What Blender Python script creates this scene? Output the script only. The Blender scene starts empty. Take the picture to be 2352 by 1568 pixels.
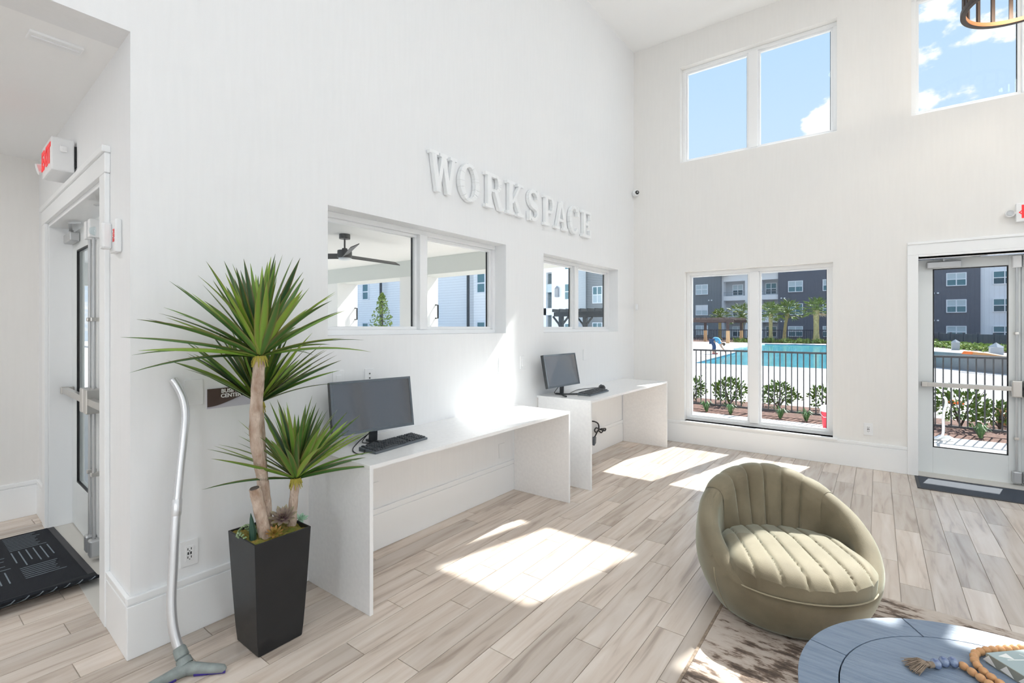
import bpy, bmesh, math, random
from mathutils import Vector, Matrix, noise
rnd = random.Random(7)
PI = math.pi
SC = bpy.context.scene
COL = SC.collection

# ------------------------------------------------------------------ camera
TH = 0.6465
cam_d = bpy.data.cameras.new('camera')
cam_d.sensor_width = 36.0
cam_d.lens = 1112.36 / 2352 * 36.0
cam_d.shift_y = -32.0 / 2352
cam_d.clip_start = 0.02
cam_d.clip_end = 600
cam = bpy.data.objects.new('camera', cam_d)
cam.location = (2.5808, 0.0, 1.43)
cam.rotation_euler = (PI / 2, 0, TH)
COL.objects.link(cam)
SC.camera = cam

# ------------------------------------------------------------------ world: blue sky with cumulus
W = bpy.data.worlds.new('world'); SC.world = W
W.use_nodes = True
nt = W.node_tree; nt.nodes.clear()
def N(t, **k):
    n = nt.nodes.new(t)
    for a, b in k.items():
        if a[0] == 'i' and a[1:].isdigit(): n.inputs[int(a[1:])].default_value = b
        else: setattr(n, a, b)
    return n
def L(a, b): nt.links.new(a, b)
def MA(op, a, b=None, c=None):
    n = N('ShaderNodeMath', operation=op)
    for i, x in enumerate((a, b, c)):
        if x is None: continue
        if isinstance(x, (int, float)): n.inputs[i].default_value = x
        else: L(x, n.inputs[i])
    return n.outputs[0]
tc = N('ShaderNodeTexCoord')
sep = N('ShaderNodeSeparateXYZ'); L(tc.outputs['Generated'], sep.inputs[0])
el = sep.outputs[2]
ramp = N('ShaderNodeValToRGB')
ramp.color_ramp.elements[0].position = 0.0; ramp.color_ramp.elements[0].color = (.68, .81, .96, 1)
ramp.color_ramp.elements[1].position = 1.0; ramp.color_ramp.elements[1].color = (.16, .36, .80, 1)
e_ = ramp.color_ramp.elements.new(.35); e_.color = (.55, .73, .96, 1)
e_ = ramp.color_ramp.elements.new(.6); e_.color = (.42, .64, .93, 1)
L(el, ramp.inputs[0])
nz = N('ShaderNodeTexNoise'); nz.inputs['Scale'].default_value = 8.5; nz.inputs['Detail'].default_value = 9; nz.inputs['Roughness'].default_value = .56
mp = N('ShaderNodeMapping'); mp.inputs['Scale'].default_value = (1, 1, 1.7); mp.inputs['Location'].default_value = (.31, .12, .4)
L(tc.outputs['Generated'], mp.inputs[0]); L(mp.outputs[0], nz.inputs['Vector'])
def blob(az, elv, r, wgt):
    # a cloud heap around a compass direction (azimuth from +Y towards +X)
    d = Vector((math.sin(az) * math.cos(elv), math.cos(az) * math.cos(elv), math.sin(elv)))
    n = N('ShaderNodeVectorMath', operation='DOT_PRODUCT'); L(tc.outputs['Generated'], n.inputs[0]); n.inputs[1].default_value = d
    mr = N('ShaderNodeMapRange'); L(n.outputs['Value'], mr.inputs[0])
    mr.inputs[1].default_value = math.cos(r); mr.inputs[2].default_value = 1.0
    mr.inputs[3].default_value = 0; mr.inputs[4].default_value = wgt
    return mr.outputs[0]
acc = None
CL = [(.06, .415, .075, .23), (.105, .40, .06, .2), (.04, .375, .05, .13), (.05, .335, .06, .24), (.10, .335, .055, .22), (.14, .33, .045, .18), (-.068, .335, .05, .25),
      (.5, .25, .2, .2), (1.1, .4, .3, .22), (2.0, .3, .3, .22), (3.0, .35, .3, .22), (-2.4, .3, .3, .22), (-1.5, .4, .25, .2), (-.9, .2, .2, .2)]
for b in CL:
    o = blob(*b); acc = o if acc is None else MA('MAXIMUM', acc, o)
cl = MA('ADD', nz.outputs['Fac'], acc)
mr = N('ShaderNodeMapRange'); L(cl, mr.inputs[0]); mr.inputs[1].default_value = .655; mr.inputs[2].default_value = .72
mr.interpolation_type = 'SMOOTHSTEP'
mix = N('ShaderNodeMix', data_type='RGBA'); L(mr.outputs[0], mix.inputs[0]); L(ramp.outputs[0], mix.inputs[6]); mix.inputs[7].default_value = (1.0, 1.01, 1.03, 1)
bg = N('ShaderNodeBackground'); L(mix.outputs[2], bg.inputs[0]); bg.inputs[1].default_value = 1.0
wo = N('ShaderNodeOutputWorld'); L(bg.outputs[0], wo.inputs[0])

# ------------------------------------------------------------------ sun
sd = bpy.data.lights.new('sun', 'SUN'); sd.energy = 9.5; sd.angle = .0093; sd.color = (1.0, .975, .94)
sun = bpy.data.objects.new('sun', sd); COL.objects.link(sun)
SUN = Vector((-.222, -.914, -1.0)).normalized()
sun.rotation_euler = SUN.to_track_quat('-Z', 'Y').to_euler()
sun.location = (5, 20, 25)
FILL_W = 6.5
FILL_GLOBE_L = 5.0
FILL_SHADE_L = 16.0

# ------------------------------------------------------------------ exposure
vs = SC.view_settings
vs.view_transform = 'Standard'; vs.look = 'None'; vs.exposure = 0.2; vs.gamma = 1.0; vs.use_curve_mapping = False
SC.cycles.max_bounces = 9; SC.cycles.diffuse_bounces = 8; SC.cycles.glossy_bounces = 3; SC.cycles.transparent_max_bounces = 10
SC.cycles.use_adaptive_sampling = True; SC.cycles.adaptive_threshold = .08; SC.cycles.adaptive_min_samples = 12
SC.cycles.sample_clamp_indirect = 6.0; SC.cycles.caustics_reflective = False; SC.cycles.caustics_refractive = False
SC.cycles.use_denoising = True

# ------------------------------------------------------------------ helpers
class MB:
    def __init__(s): s.v = []; s.f = []; s.c = []
    def add(s, vs_, fs): 
        o = len(s.v); s.v += [tuple(v) for v in vs_]; s.f += [tuple(i + o for i in f) for f in fs]; return s
    def box(s, x0, x1, y0, y1, z0, z1):
        return s.add([(x0,y0,z0),(x1,y0,z0),(x1,y1,z0),(x0,y1,z0),(x0,y0,z1),(x1,y0,z1),(x1,y1,z1),(x0,y1,z1)],
                     [(0,3,2,1),(4,5,6,7),(0,1,5,4),(1,2,6,5),(2,3,7,6),(3,0,4,7)])
    def obox(s, c, size, M=None):
        a = MB().box(*[q for d in size for q in (-d/2, d/2)])
        M = M or Matrix(); c = Vector(c)
        return s.add([c + M.to_3x3() @ Vector(v) for v in a.v], a.f)
    def bar(s, p0, p1, w, h=None, up=(0,0,1)):
        p0 = Vector(p0); p1 = Vector(p1); h = h or w
        d = (p1 - p0).normalized(); x = d.cross(Vector(up))
        if x.length < 1e-4: x = d.cross(Vector((0,1,0)))
        x.normalize(); y = x.cross(d)
        vs_ = [p + x*a*w/2 + y*b*h/2 for p in (p0, p1) for a, b in ((-1,-1),(1,-1),(1,1),(-1,1))]
        return s.add(vs_, [(3,2,1,0),(4,5,6,7),(0,1,5,4),(1,2,6,5),(2,3,7,6),(3,0,4,7)])
    def cyl(s, p0, p1, r0, r1=None, n=16, caps=True):
        return s.tube([p0, p1], [r0, r0 if r1 is None else r1], n, caps)
    def tube(s, pts, r, n=8, caps=True):
        pts = [Vector(p) for p in pts]; m = len(pts)
        r = r if isinstance(r, (list, tuple)) else [r]*m
        prev = None; vs_ = []
        for i, p in enumerate(pts):
            t = (pts[min(i+1, m-1)] - pts[max(i-1, 0)]).normalized()
            if prev is None:
                x = t.cross(Vector((0,0,1)))
                if x.length < 1e-3: x = t.cross(Vector((0,1,0)))
            else: x = prev - t*prev.dot(t)
            x.normalize(); prev = x; y = t.cross(x)
            vs_ += [p + (x*math.cos(2*PI*k/n) + y*math.sin(2*PI*k/n))*r[i] for k in range(n)]
        fs = [(i*n+k, i*n+(k+1)%n, (i+1)*n+(k+1)%n, (i+1)*n+k) for i in range(m-1) for k in range(n)]
        if caps: fs += [tuple(range(n-1,-1,-1)), tuple(range((m-1)*n, m*n))]
        return s.add(vs_, fs)
    def lathe(s, prof, n=24, c=(0,0,0), caps=False):
        vs_ = [(c[0]+r*math.cos(2*PI*k/n), c[1]+r*math.sin(2*PI*k/n), c[2]+z) for r, z in prof for k in range(n)]
        m = len(prof)
        fs = [(i*n+k, i*n+(k+1)%n, (i+1)*n+(k+1)%n, (i+1)*n+k) for i in range(m-1) for k in range(n)]
        if caps: fs += [tuple(range(n-1,-1,-1)), tuple(range((m-1)*n, m*n))]
        return s.add(vs_, fs)
    def prism(s, poly, a, b, ax='x'):
        # poly of 2D points extruded between a and b along ax ('x': (y,z), 'y': (x,z), 'z': (x,y))
        f3 = {'x': lambda p, t: (t, p[0], p[1]), 'y': lambda p, t: (p[0], t, p[1]), 'z': lambda p, t: (p[0], p[1], t)}[ax]
        n = len(poly)
        return s.add([f3(p, a) for p in poly] + [f3(p, b) for p in poly],
                     [tuple(range(n-1,-1,-1)), tuple(range(n, 2*n))] + [(i, (i+1)%n, n+(i+1)%n, n+i) for i in range(n)])
    def mesh(s, name, smooth=False):
        me = bpy.data.meshes.new(name); me.from_pydata(s.v, [], s.f); me.validate(); me.update()
        bm = bmesh.new(); bm.from_mesh(me); bmesh.ops.recalc_face_normals(bm, faces=bm.faces); bm.to_mesh(me); bm.free()
        if smooth:
            me.polygons.foreach_set('use_smooth', [True]*len(me.polygons)); me.set_sharp_from_angle(angle=math.radians(40))
        return me
    def build(s, name, m, parent=None, smooth=False, bevel=0, seg=2):
        o = bpy.data.objects.new(name, s.mesh(name, smooth)); COL.objects.link(o)
        if m is not None: o.data.materials.append(m)
        if parent is not None: o.parent = parent
        if bevel:
            b = o.modifiers.new('bevel', 'BEVEL'); b.width = bevel; b.segments = seg; b.limit_method = 'ANGLE'
        return o
def link(o, parent=None):
    COL.objects.link(o)
    if parent is not None: o.parent = parent
    return o
def tag(o, label=None, cat=None, group=None, kind=None):
    if label: o['label'] = label
    if cat: o['category'] = cat
    if group: o['group'] = group
    if kind: o['kind'] = kind
    return o
def empty(name, loc=(0,0,0), rz=0):
    o = bpy.data.objects.new(name, None); o.location = loc; o.rotation_euler = (0,0,rz); o.empty_display_size = .1
    COL.objects.link(o); return o
def thing(name, label, cat, loc=(0,0,0), rz=0, group=None): return tag(empty(name, loc, rz), label, cat, group)
def struct(name, loc=(0,0,0), rz=0): return tag(empty(name, loc, rz), kind='structure')
def copy_tree(o, parent=None):
    c = o.copy(); COL.objects.link(c); c.parent = parent
    for ch in o.children: copy_tree(ch, c)
    return c
def arc(c, r, a0, a1, n, ry=None):
    ry = r if ry is None else ry
    return [(c[0]+r*math.cos(a0+(a1-a0)*i/n), c[1]+ry*math.sin(a0+(a1-a0)*i/n)) for i in range(n+1)]
def text_mesh(body, size, depth=.001, font_bold=0.0, spacing=1.0):
    cu = bpy.data.curves.new('txt', 'FONT'); cu.body = body; cu.size = size; cu.extrude = depth; cu.align_x = 'CENTER'; cu.align_y = 'CENTER'
    cu.offset = font_bold; cu.space_character = spacing; cu.resolution_u = 3
    o = bpy.data.objects.new('txt', cu); COL.objects.link(o)
    dg = bpy.context.evaluated_depsgraph_get(); me = bpy.data.meshes.new_from_object(o.evaluated_get(dg))
    bpy.data.objects.remove(o); return me

# ------------------------------------------------------------------ materials
K = {}
def mat(name, col, rough=.5, metal=0, spec=.5, var=0, vscale=8, bump=0, bscale=60, stretch=(1,1,1), col2=None, emit=None, estr=0, sheen=0, coat=0, alpha=None, sss=0):
    m = bpy.data.materials.new(name); m.use_nodes = True; t = m.node_tree; p = t.nodes['Principled BSDF']
    p.inputs['Base Color'].default_value = (*col, 1); p.inputs['Roughness'].default_value = rough; p.inputs['Metallic'].default_value = metal
    p.inputs['Specular IOR Level'].default_value = spec
    if sheen: p.inputs['Sheen Weight'].default_value = sheen; p.inputs['Sheen Roughness'].default_value = .45
    if coat: p.inputs['Coat Weight'].default_value = coat; p.inputs['Coat Roughness'].default_value = .08
    if emit: p.inputs['Emission Color'].default_value = (*emit, 1); p.inputs['Emission Strength'].default_value = estr
    if var or bump:
        tcx = t.nodes.new('ShaderNodeTexCoord'); mpx = t.nodes.new('ShaderNodeMapping'); mpx.inputs['Scale'].default_value = stretch
        t.links.new(tcx.outputs['Object'], mpx.inputs[0])
    if var:
        n = t.nodes.new('ShaderNodeTexNoise'); n.inputs['Scale'].default_value = vscale; n.inputs['Detail'].default_value = 6
        t.links.new(mpx.outputs[0], n.inputs['Vector'])
        r = t.nodes.new('ShaderNodeMapRange'); r.inputs[1].default_value = .5-.5*var if False else .3; r.inputs[2].default_value = .7
        t.links.new(n.outputs['Fac'], r.inputs[0])
        c2 = col2 or tuple(max(0, x*(1-var)) for x in col)
        mx = t.nodes.new('ShaderNodeMix'); mx.data_type = 'RGBA'; mx.inputs[6].default_value = (*col, 1); mx.inputs[7].default_value = (*c2, 1)
        t.links.new(r.outputs[0], mx.inputs[0]); t.links.new(mx.outputs[2], p.inputs['Base Color'])
    if bump:
        n = t.nodes.new('ShaderNodeTexNoise'); n.inputs['Scale'].default_value = bscale; n.inputs['Detail'].default_value = 3
        t.links.new(mpx.outputs[0], n.inputs['Vector'])
        b = t.nodes.new('ShaderNodeBump'); b.inputs['Strength'].default_value = bump; b.inputs['Distance'].default_value = .01
        t.links.new(n.outputs['Fac'], b.inputs['Height']); t.links.new(b.outputs[0], p.inputs['Normal'])
    K[name] = m; return m
def glass(name, tint=(.97,.985,.98), refl=.06, rough=0.0):
    m = bpy.data.materials.new(name); m.use_nodes = True; t = m.node_tree; t.nodes.clear()
    tr = t.nodes.new('ShaderNodeBsdfTransparent'); tr.inputs[0].default_value = (*tint, 1)
    gl = t.nodes.new('ShaderNodeBsdfGlossy'); gl.inputs['Roughness'].default_value = rough
    mx = t.nodes.new('ShaderNodeMixShader'); fr = t.nodes.new('ShaderNodeFresnel'); fr.inputs[0].default_value = 1.45
    ml = t.nodes.new('ShaderNodeMath'); ml.operation = 'MULTIPLY'; ml.inputs[1].default_value = refl/.04*.5
    ge = t.nodes.new('ShaderNodeNewGeometry'); iv = t.nodes.new('ShaderNodeMath'); iv.operation = 'SUBTRACT'; iv.inputs[0].default_value = 1.0; t.links.new(ge.outputs['Backfacing'], iv.inputs[1])
    m2 = t.nodes.new('ShaderNodeMath'); m2.operation = 'MULTIPLY'; t.links.new(fr.outputs[0], ml.inputs[0]); t.links.new(ml.outputs[0], m2.inputs[0]); t.links.new(iv.outputs[0], m2.inputs[1]); t.links.new(m2.outputs[0], mx.inputs[0])
    t.links.new(tr.outputs[0], mx.inputs[1]); t.links.new(gl.outputs[0], mx.inputs[2])
    o = t.nodes.new('ShaderNodeOutputMaterial'); t.links.new(mx.outputs[0], o.inputs[0]); K[name] = m; return m
mat('wall', (.865,.875,.885), .75, bump=.03, bscale=40, stretch=(14,14,1.2), var=.02, vscale=3)
mat('wall_far', (.85,.84,.82), .75, bump=.03, bscale=40, stretch=(14,14,1.2), var=.02, vscale=3)
mat('trim', (.90,.915,.925), .38)
mat('ceiling', (.94,.945,.945), .85)
mat('vinyl', (.88,.89,.90), .3)
mat('gasket', (.02,.02,.022), .5)
mat('grout', (.50,.45,.40), .8)
glass('glass', refl=.05); glass('glass_far', tint=(.9,.95,.96), refl=.1)
mat('quartz', (.88,.88,.88), .22, var=.06, vscale=45, col2=(.83,.83,.835))
mat('quartz_edge', (.90,.90,.90), .2)
mat('plate', (.86,.87,.88), .35); mat('slot_dark', (.05,.05,.05), .6)
mat('black_plastic', (.03,.034,.038), .38); mat('bezel', (.13,.15,.17), .32, metal=.3)
mat('key', (.055,.062,.07), .45); mat('screen', (.05,.042,.04), .12, spec=1.0, coat=1.0)
mat('cable', (.02,.02,.022), .5)
mat('pot', (.018,.019,.021), .38, var=.3, vscale=4)
mat('moss', (.16,.20,.03), .95, var=.8, vscale=40, col2=(.33,.22,.05), bump=1, bscale=90)
mat('bark', (.36,.24,.17), .85, var=.6, vscale=14, stretch=(2,2,1.0), col2=(.68,.56,.47), bump=1.0, bscale=40)
mat('bark_dark', (.10,.08,.07), .9, bump=.6)
mat('fluff', (.42,.36,.07), .95)
mat('velvet', (.235,.195,.125), .75, sheen=.55, var=.35, vscale=5.0, col2=(.155,.122,.072), bump=.12, bscale=300)
K['velvet'].node_tree.nodes['Principled BSDF'].inputs['Sheen Tint'].default_value = (.88, 1, .9, 1)
mat('piping', (.36,.31,.21), .8, sheen=.4)
mat('oak_blue', (.235,.295,.385), .42, var=.35, vscale=9, stretch=(1,9,1), col2=(.16,.215,.30), bump=.25, bscale=30)
mat('oak_gap', (.05,.06,.075), .8)
mat('bead', (.56,.27,.12), .5, var=.4, vscale=30, col2=(.70,.42,.20)); mat('bead_blue', (.06,.10,.25), .25, var=.9, vscale=60, col2=(.35,.42,.55))
mat('jute', (.40,.31,.235), .95, var=.5, vscale=60)
mat('book_cover', (.38,.47,.48), .4); mat('book_spine', (.29,.30,.26), .5); mat('print_white', (.86,.86,.84), .5)
mat('aluminium', (.76,.77,.79), .3, metal=.65); mat('grey_plastic', (.30,.34,.33), .55, var=.3, vscale=30); mat('purple', (.05,.03,.25), .4)
mat('steel', (.62,.60,.57), .28, metal=.9); mat('steel_grey', (.55,.56,.57), .35, metal=.6)
mat('door_paint', (.80,.83,.835), .38); mat('red', (.85,.03,.035), .4, emit=(1,.02,.03), estr=.25); mat('red_dim', (.85,.10,.10), .5)
mat('sign_brown', (.085,.055,.045), .45); mat('sign_mauve', (.58,.57,.64), .5); mat('white_print', (.9,.9,.9), .5)
mat('bronze', (.06,.045,.04), .4, metal=.5); mat('copper', (.30,.13,.055), .45, metal=.3)
mat('bulb', (1,.85,.6), .3, emit=(1,.72,.38), estr=4)
mat('lens', (1,1,1), .3, emit=(1,.97,.92), estr=1.2)
mat('mat_black', (.009,.012,.018), .9, bump=.5, bscale=200); mat('mat_line', (.20,.24,.28), .8); mat('rubber', (.05,.05,.055), .6)
mat('mat_grey', (.055,.065,.085), .8, bump=.5, bscale=250)
mat('stone_sill', (.62,.60,.56), .5)
mat('stucco', (.68,.70,.67), .85); mat('stucco_warm', (.86,.85,.83), .85)
mat('concrete', (.60,.585,.555), .85, var=.08, vscale=2); mat('deck', (.66,.63,.60), .85, var=.05, vscale=1)
mat('conc_grey', (.24,.245,.25), .85, var=.12, vscale=3)
mat('mulch', (.075,.036,.025), .95, var=.8, vscale=22, col2=(.22,.12,.09), bump=1, bscale=30)
mat('fence_metal', (.035,.037,.045), .45); mat('fence_slate', (.045,.055,.08), .6)
mat('leaf_shrub', (.05,.12,.018), .5, var=.6, vscale=14, col2=(.17,.27,.03)); mat('leaf_dark', (.025,.075,.04), .6, var=.5, vscale=3)
mat('leaf_grass', (.05,.15,.035), .5, var=.5, vscale=25, col2=(.16,.28,.12)); mat('leaf_palm', (.09,.15,.025), .6, var=.6, vscale=4, col2=(.26,.32,.08))
mat('palm_dry', (.45,.36,.24), .8); mat('palm_trunk', (.50,.42,.20), .85, var=.4, vscale=6); mat('leaf_tree', (.12,.20,.03), .6, var=.6, vscale=5, col2=(.30,.38,.08))
mat('water', (.05,.32,.40), .12, var=.5, vscale=2.2, stretch=(1,.25,1), col2=(.12,.46,.54), bump=.4, bscale=3)
mat('water_dark', (.02,.16,.30), .2)
mat('tile_blue', (.05,.16,.24), .4)
mat('wood_post', (.62,.38,.20), .7); mat('pergola', (.030,.036,.040), .6); mat('pergola_brown', (.09,.06,.055), .7)
mat('win_white', (.80,.84,.88), .5); mat('blind', (.50,.60,.64), .6); mat('win_dark', (.05,.10,.13), .25); mat('win_teal', (.10,.22,.26), .2)
mat('roof_dark', (.05,.05,.06), .8); mat('downspout', (.045,.055,.065), .5)
mat('orange', (.80,.16,.02), .5); mat('tan_board', (.52,.24,.09), .7); mat('cooler_red', (.85,.06,.10), .35); mat('cooler_white', (.80,.84,.86), .4)
mat('skin', (.62,.36,.26), .6); mat('shirt', (.10,.36,.58), .8); mat('jeans', (.035,.07,.16), .85); mat('hair', (.10,.06,.04), .8); mat('shoe', (.5,.12,.12), .7); mat('cap', (.7,.72,.7), .8)
mat('fan_grey', (.075,.075,.075), .5); mat('lantern', (.35,.36,.38), .5)
def siding(name, col, pitch, dark=.72, axis=2):
    m = mat(name, col, .7); t = m.node_tree; p = t.nodes['Principled BSDF']
    tcx = t.nodes.new('ShaderNodeTexCoord'); sp = t.nodes.new('ShaderNodeSeparateXYZ'); t.links.new(tcx.outputs['Object'], sp.inputs[0])
    a = t.nodes.new('ShaderNodeMath'); a.operation = 'DIVIDE'; a.inputs[1].default_value = pitch; t.links.new(sp.outputs[axis], a.inputs[0])
    f = t.nodes.new('ShaderNodeMath'); f.operation = 'FRACT'; t.links.new(a.outputs[0], f.inputs[0])
    g = t.nodes.new('ShaderNodeMath'); g.operation = 'LESS_THAN'; g.inputs[1].default_value = .2; t.links.new(f.outputs[0], g.inputs[0])
    mx = t.nodes.new('ShaderNodeMix'); mx.data_type = 'RGBA'; mx.inputs[6].default_value = (*col, 1); mx.inputs[7].default_value = (*[c*dark for c in col], 1)
    t.links.new(g.outputs[0], mx.inputs[0]); t.links.new(mx.outputs[2], p.inputs['Base Color'])
siding('siding_white', (.88,.90,.91), .18, .88); siding('siding_dark', (.060,.066,.075), .2, .8); siding('siding_grey', (.30,.32,.33), .18, .6)
siding('board_white', (.80,.83,.87), .4, .94, 0); siding('board_grey', (.20,.22,.24), .4, .9, 0); siding('board_navy', (.135,.145,.175), .4, .92, 0)
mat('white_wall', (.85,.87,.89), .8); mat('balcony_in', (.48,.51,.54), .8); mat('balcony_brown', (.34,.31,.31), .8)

# floor plank material: grain along Y, tone per plank
def plank_mat():
    m = bpy.data.materials.new('oak_plank'); m.use_nodes = True; t = m.node_tree; p = t.nodes['Principled BSDF']
    def n(ty, **k):
        x = t.nodes.new(ty)
        for a, b in k.items(): setattr(x, a, b)
        return x
    lk = t.links.new
    oi = n('ShaderNodeObjectInfo'); geo = n('ShaderNodeNewGeometry'); mp_ = n('ShaderNodeMapping'); mp_.inputs['Scale'].default_value = (11, 1.0, 1)
    add = n('ShaderNodeVectorMath', operation='ADD'); cmb = n('ShaderNodeCombineXYZ')
    mul = n('ShaderNodeMath', operation='MULTIPLY'); mul.inputs[1].default_value = 37; lk(oi.outputs['Random'], mul.inputs[0])
    lk(mul.outputs[0], cmb.inputs[1]); lk(mul.outputs[0], cmb.inputs[2]); lk(geo.outputs['Position'], mp_.inputs[0]); lk(mp_.outputs[0], add.inputs[0]); lk(cmb.outputs[0], add.inputs[1])
    n1 = n('ShaderNodeTexNoise'); n1.inputs['Scale'].default_value = 1.6; n1.inputs['Detail'].default_value = 6; n1.inputs['Distortion'].default_value = .8; lk(add.outputs[0], n1.inputs['Vector'])
    r = n('ShaderNodeValToRGB'); cr = r.color_ramp
    cr.elements[0].position = .28; cr.elements[0].color = (.41,.335,.28,1); cr.elements[1].position = .76; cr.elements[1].color = (.69,.615,.55,1)
    e = cr.elements.new(.45); e.color = (.59,.50,.425,1); e = cr.elements.new(.58); e.color = (.635,.555,.485,1)
    lk(n1.outputs['Fac'], r.inputs[0])
    hsv = n('ShaderNodeHueSaturation'); mr_ = n('ShaderNodeMapRange'); lk(oi.outputs['Random'], mr_.inputs[0]); mr_.inputs[3].default_value = .84; mr_.inputs[4].default_value = 1.14
    lk(mr_.outputs[0], hsv.inputs['Value']); lk(r.outputs[0], hsv.inputs['Color']); lk(hsv.outputs[0], p.inputs['Base Color'])
    p.inputs['Roughness'].default_value = .24; p.inputs['Specular IOR Level'].default_value = .65
    b = n('ShaderNodeBump'); b.inputs['Strength'].default_value = .08; b.inputs['Distance'].default_value = .004; lk(n1.outputs['Fac'], b.inputs['Height']); lk(b.outputs[0], p.inputs['Normal'])
    K['plank'] = m
plank_mat()
def rug_mat():
    m = mat('rug', (.52,.46,.40), .95); t = m.node_tree; p = t.nodes['Principled BSDF']; lk = t.links.new
    tcx = t.nodes.new('ShaderNodeTexCoord'); mp_ = t.nodes.new('ShaderNodeMapping'); mp_.inputs['Scale'].default_value = (9, 26, 1); mp_.inputs['Rotation'].default_value = (0,0,.25)
    lk(tcx.outputs['Object'], mp_.inputs[0])
    n1 = t.nodes.new('ShaderNodeTexNoise'); n1.inputs['Scale'].default_value = 1.0; n1.inputs['Detail'].default_value = 8; n1.inputs['Roughness'].default_value = .65; lk(mp_.outputs[0], n1.inputs['Vector'])
    n2 = t.nodes.new('ShaderNodeTexNoise'); n2.inputs['Scale'].default_value = 3.0; n2.inputs['Detail'].default_value = 3; lk(tcx.outputs['Object'], n2.inputs['Vector'])
    a = t.nodes.new('ShaderNodeMath'); a.operation = 'MULTIPLY_ADD'; a.inputs[1].default_value = .55; lk(n2.outputs['Fac'], a.inputs[0]); lk(n1.outputs['Fac'], a.inputs[2])
    r = t.nodes.new('ShaderNodeValToRGB'); cr = r.color_ramp; cr.elements[0].position = .70; cr.elements[0].color = (.56,.49,.43,1); cr.elements[1].position = .92; cr.elements[1].color = (.10,.075,.06,1)
    e = cr.elements.new(.80); e.color = (.46,.38,.32,1); e = cr.elements.new(.84); e.color = (.22,.16,.125,1)
    lk(a.outputs[0], r.inputs[0]); lk(r.outputs[0], p.inputs['Base Color'])
rug_mat()
def leaf_mat():
    m = mat('dracaena', (.1,.3,.03), .42); t = m.node_tree; p = t.nodes['Principled BSDF']; lk = t.links.new
    at = t.nodes.new('ShaderNodeAttribute'); at.attribute_name = 'edge'; oi = t.nodes.new('ShaderNodeObjectInfo')
    r = t.nodes.new('ShaderNodeValToRGB'); cr = r.color_ramp; cr.elements[0].color = (.035,.10,.035,1); cr.elements[1].color = (.30,.48,.06,1); e = cr.elements.new(.5); e.color = (.09,.235,.035,1)
    lk(oi.outputs['Random'], r.inputs[0])
    mx = t.nodes.new('ShaderNodeMix'); mx.data_type = 'RGBA'; lk(r.outputs[0], mx.inputs[6]); mx.inputs[7].default_value = (.33,.20,.09,1)
    pw = t.nodes.new('ShaderNodeMath'); pw.operation = 'POWER'; pw.inputs[1].default_value = 3.0; lk(at.outputs['Fac'], pw.inputs[0]); 
    ml = t.nodes.new('ShaderNodeMath'); ml.operation = 'MULTIPLY'; ml.inputs[1].default_value = .75; lk(pw.outputs[0], ml.inputs[0]); lk(ml.outputs[0], mx.inputs[0]); lk(mx.outputs[2], p.inputs['Base Color'])
leaf_mat()
mat('echeveria', (.16,.06,.13), .45, var=.8, vscale=25, col2=(.36,.32,.20)); mat('succ_yellow', (.20,.27,.03), .5, var=.8, vscale=40, col2=(.40,.16,.05)); mat('succ_grey', (.34,.44,.28), .6, var=.6, vscale=40, col2=(.12,.20,.07)); mat('succ_pale', (.42,.62,.48), .5); mat('agave', (.025,.075,.05), .45)

# =================================================================== STRUCTURE
CEIL = 5.07; D = 6.10; ZS = 2.71; WT = .22
def holes_wall(mb, a0, a1, z0, z1, holes, put):
    As = sorted({a0, a1, *[h[0] for h in holes], *[h[1] for h in holes]}); As = [a for a in As if a0 <= a <= a1]
    for i in range(len(As)-1):
        p, q = As[i], As[i+1]
        hs = sorted([(h[2], h[3]) for h in holes if h[0] <= p+1e-6 and h[1] >= q-1e-6]); z = z0
        for lo, hi in hs:
            if lo > z: put(mb, p, q, z, lo)
            z = hi
        if z < z1: put(mb, p, q, z, z1)
W1 = (1.6213, 3.3328, 1.381, 2.1505); W2 = (3.9283, 5.6123, 1.381, 2.1505)
LO = (.664, 2.206, .277, 2.121); UP = (.611, 2.241, 3.486, 4.68); UQ = (2.843, 4.473, 3.486, 4.68); DR = (2.895, 4.34, 0.0, 2.11)

def floor():
    root = tag(MB().box(-2.6, 7.5, -5, 6.1, -.08, -.004).build('floor', K['grout']), kind='structure')
    pw, pl, g = .135, .92, .0035
    cache = {}; rest = MB(); cnt = 0
    fw = Vector((-math.sin(TH), math.cos(TH))); rt = Vector((math.cos(TH), math.sin(TH))); C = Vector((2.5808, 0))
    def vis(x, y):
        d = (Vector((x, y)) - C); z = d.dot(fw)
        if z < .4: return False
        u = 1176 + 1112*d.dot(rt)/z; v = 752 + 1112*1.43/z
        return -40 < u < 2400 and v < 1650
    k = 0; x = .115 - 21*pw
    while x < 7.5:
        off = (k*.37 % 1)*pl + rnd.uniform(-.12, .12); y = -5 - off
        while y < 6.1:
            a, b = y + g/2, y + pl - g/2; y += pl
            x0, x1 = x + g/2, x + pw - g/2
            if x1 < .02:
                b = min(b, .93)
                if x0 < -2.6 or a < -3: continue
            a = max(a, -5); b = min(b, 6.1)
            if b - a < .05 or x0 > 7.45: continue
            if x0 < 0 < x1 and b > .9: pass
            pts = [(xx, a + (b-a)*t) for t in (0, .5, 1) for xx in (x0, x1)]
            if any(vis(*p) for p in pts) and not (x1 < -.2 and b > 1.2) and cnt < 300:
                key = round(b-a, 3)
                if key not in cache:
                    cache[key] = MB().box(0, pw-g, 0, b-a, 0, .008).mesh('plank'); cache[key].materials.append(K['plank'])
                o = link(bpy.data.objects.new('plank', cache[key]), root); o.location = (x0, a, -.008); cnt += 1
            else: rest.box(x0, x1, a, b, -.008, 0)
        x += pw; k += 1
    tag(rest.build('plank_field', K['plank'], root), kind='stuff')
floor()

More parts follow.
